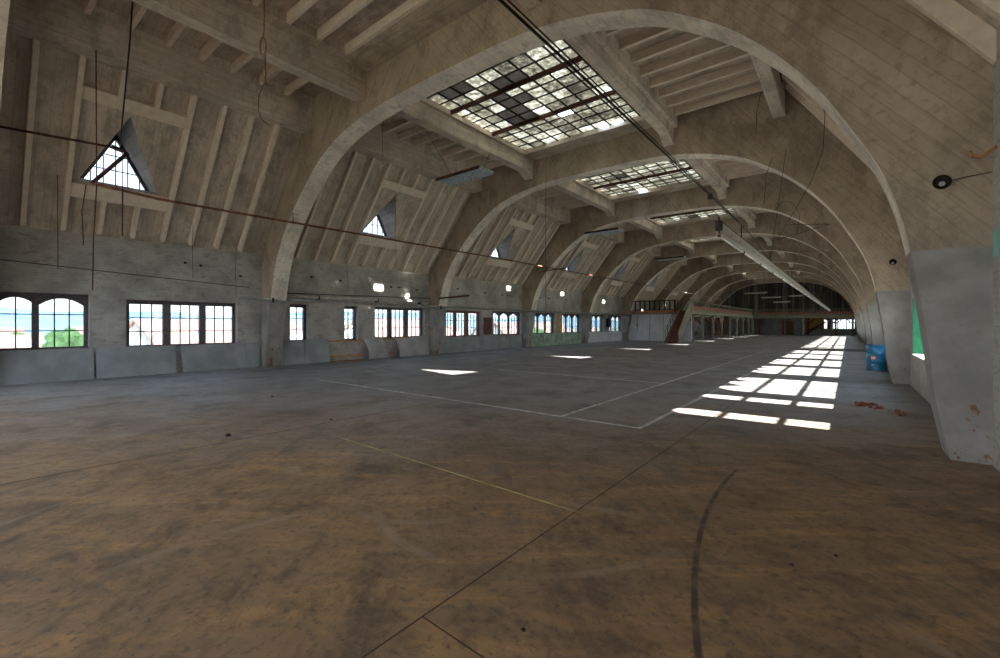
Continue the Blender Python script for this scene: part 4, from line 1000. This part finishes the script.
# ------------------------------------------------------------------ outside
tag(MB().box(-3000, 600, -1500, 2500, -13, -12.5).build('ground', 'ground'), 'sunlit town ground outside below the hall', 'ground', kind='structure')
m = MB(); rows = []
for i in range(61):
    y = -1500 + 4000 * i / 60; h = 36 + 14 * math.sin(i * .37) + 9 * math.sin(i * .93 + 1)
    rows.append([(-1500, y, h), (-1150, y, h * .72 + 3 * math.sin(i * 1.7)), (-800, y, -12.5)])
for a, b_ in zip(rows, rows[1:]):
    for k in range(2): m.face([a[k], a[k + 1], b_[k + 1], b_[k]])
tag(m.build('hills', 'hill', smooth=True), 'hazy blue hills beyond the town seen through the left windows', 'hill', kind='structure')
def house(x, y, w, l, h, rot, lab):
    t = thing('house', lab, 'house', (x, y, -12.5), 'town houses beyond the left windows')
    f = lambda u, v, q: (x + u * math.cos(rot) - q * math.sin(rot), y + u * math.sin(rot) + q * math.cos(rot), -12.5 + v)
    MB().prism([(-w / 2, 0), (w / 2, 0), (w / 2, h), (0, h + w * .42), (-w / 2, h)], f, -l / 2, l / 2).build('walls', 'hwall', t)
    MB().prism([(-w / 2 - .5, h - .3), (0, h + w * .42 + .1), (w / 2 + .5, h - .3), (w / 2 + .5, h), (0, h + w * .42 + .5), (-w / 2 - .5, h)], f, -l / 2 - .4, l / 2 + .4).build('roof', 'hroof', t)
    return t
rr = random.Random(3); SPOT = []
def free(x, y, rad):
    if any(math.hypot(x - a, y - b) < rad + c for a, b, c in SPOT): return False
    SPOT.append((x, y, rad)); return True
for i in range(60):
    a = rr.uniform(-.05, 1.15); dist = rr.uniform(70, 420); x = -dist * math.cos(a) - 10; y = dist * math.sin(a)
    if not free(x, y, 13): continue
    house(x, y, rr.uniform(8, 13), rr.uniform(10, 22), rr.uniform(6, 10.5), rr.uniform(-.5, .5), 'pale house with a red tiled roof in the town beyond the left windows')
def tree(x, y, s):
    t = thing('tree', 'green tree among the houses beyond the left windows', 'tree', (x, y, -12.5), 'trees beyond the left windows')
    MB().tube([(x, y, -12.5), (x, y, -12.5 + s)], .3, 6).build('trunk', 'bark', t)
    bm = bmesh.new(); bmesh.ops.create_icosphere(bm, subdivisions=3, radius=s * .6)
    for v in bm.verts: v.co *= 1 + rr.uniform(-.18, .18)
    me = bpy.data.meshes.new('crown'); bm.to_mesh(me); bm.free(); me.materials.append(M['leaf'])
    o = bpy.data.objects.new('crown', me); C.objects.link(o); o.parent = t; o.location = (0, 0, s * 1.35)
for i in range(22):
    a = rr.uniform(-.05, 1.15); dist = rr.uniform(45, 260)
    if not free(-dist * math.cos(a) - 12, dist * math.sin(a), 5.5): continue
    tree(-dist * math.cos(a) - 12, dist * math.sin(a), rr.uniform(4.5, 7.5))

# ------------------------------------------------------------------ light
w = bpy.data.worlds.new('sky'); bpy.context.scene.world = w; w.use_nodes = True
nt = w.node_tree; bg = nt.nodes['Background']
tc = nt.nodes.new('ShaderNodeTexCoord'); sp = nt.nodes.new('ShaderNodeSeparateXYZ'); nt.links.new(tc.outputs['Generated'], sp.inputs[0])
rp_ = nt.nodes.new('ShaderNodeValToRGB'); nt.links.new(sp.outputs[2], rp_.inputs[0])
rp_.color_ramp.elements[0].position = 0; rp_.color_ramp.elements[0].color = (1, 1, 1, 1)
rp_.color_ramp.elements[1].position = .6; rp_.color_ramp.elements[1].color = (.60, .78, 1, 1)
nt.links.new(rp_.outputs[0], bg.inputs[0]); bg.inputs[1].default_value = 2.0
sun = bpy.data.lights.new('sun', 'SUN'); sun.energy = 14; sun.angle = .013; sun.color = (1, .95, .86)
so = bpy.data.objects.new('sun', sun); C.objects.link(so)
so.rotation_euler = Vector((-1, -.05, -.565)).to_track_quat('-Z', 'Y').to_euler()

cam = bpy.data.cameras.new('camera'); co = bpy.data.objects.new('camera', cam); C.objects.link(co)
co.location = (0, 0, 1.6); co.rotation_euler = (PI / 2, 0, math.radians(38.5))
cam.sensor_width = 36; cam.lens = 438 * 36 / 1000; cam.shift_y = -5 / 1000; cam.clip_start = .05; cam.clip_end = 5000
S = bpy.context.scene; S.camera = co
S.view_settings.view_transform = 'Standard'; S.view_settings.look = 'None'; S.view_settings.gamma = 1
S.view_settings.use_curve_mapping = False; S.view_settings.exposure = 2.4
try: S.cycles.max_bounces = 12; S.cycles.diffuse_bounces = 8; S.cycles.transparent_max_bounces = 16
except Exception: pass
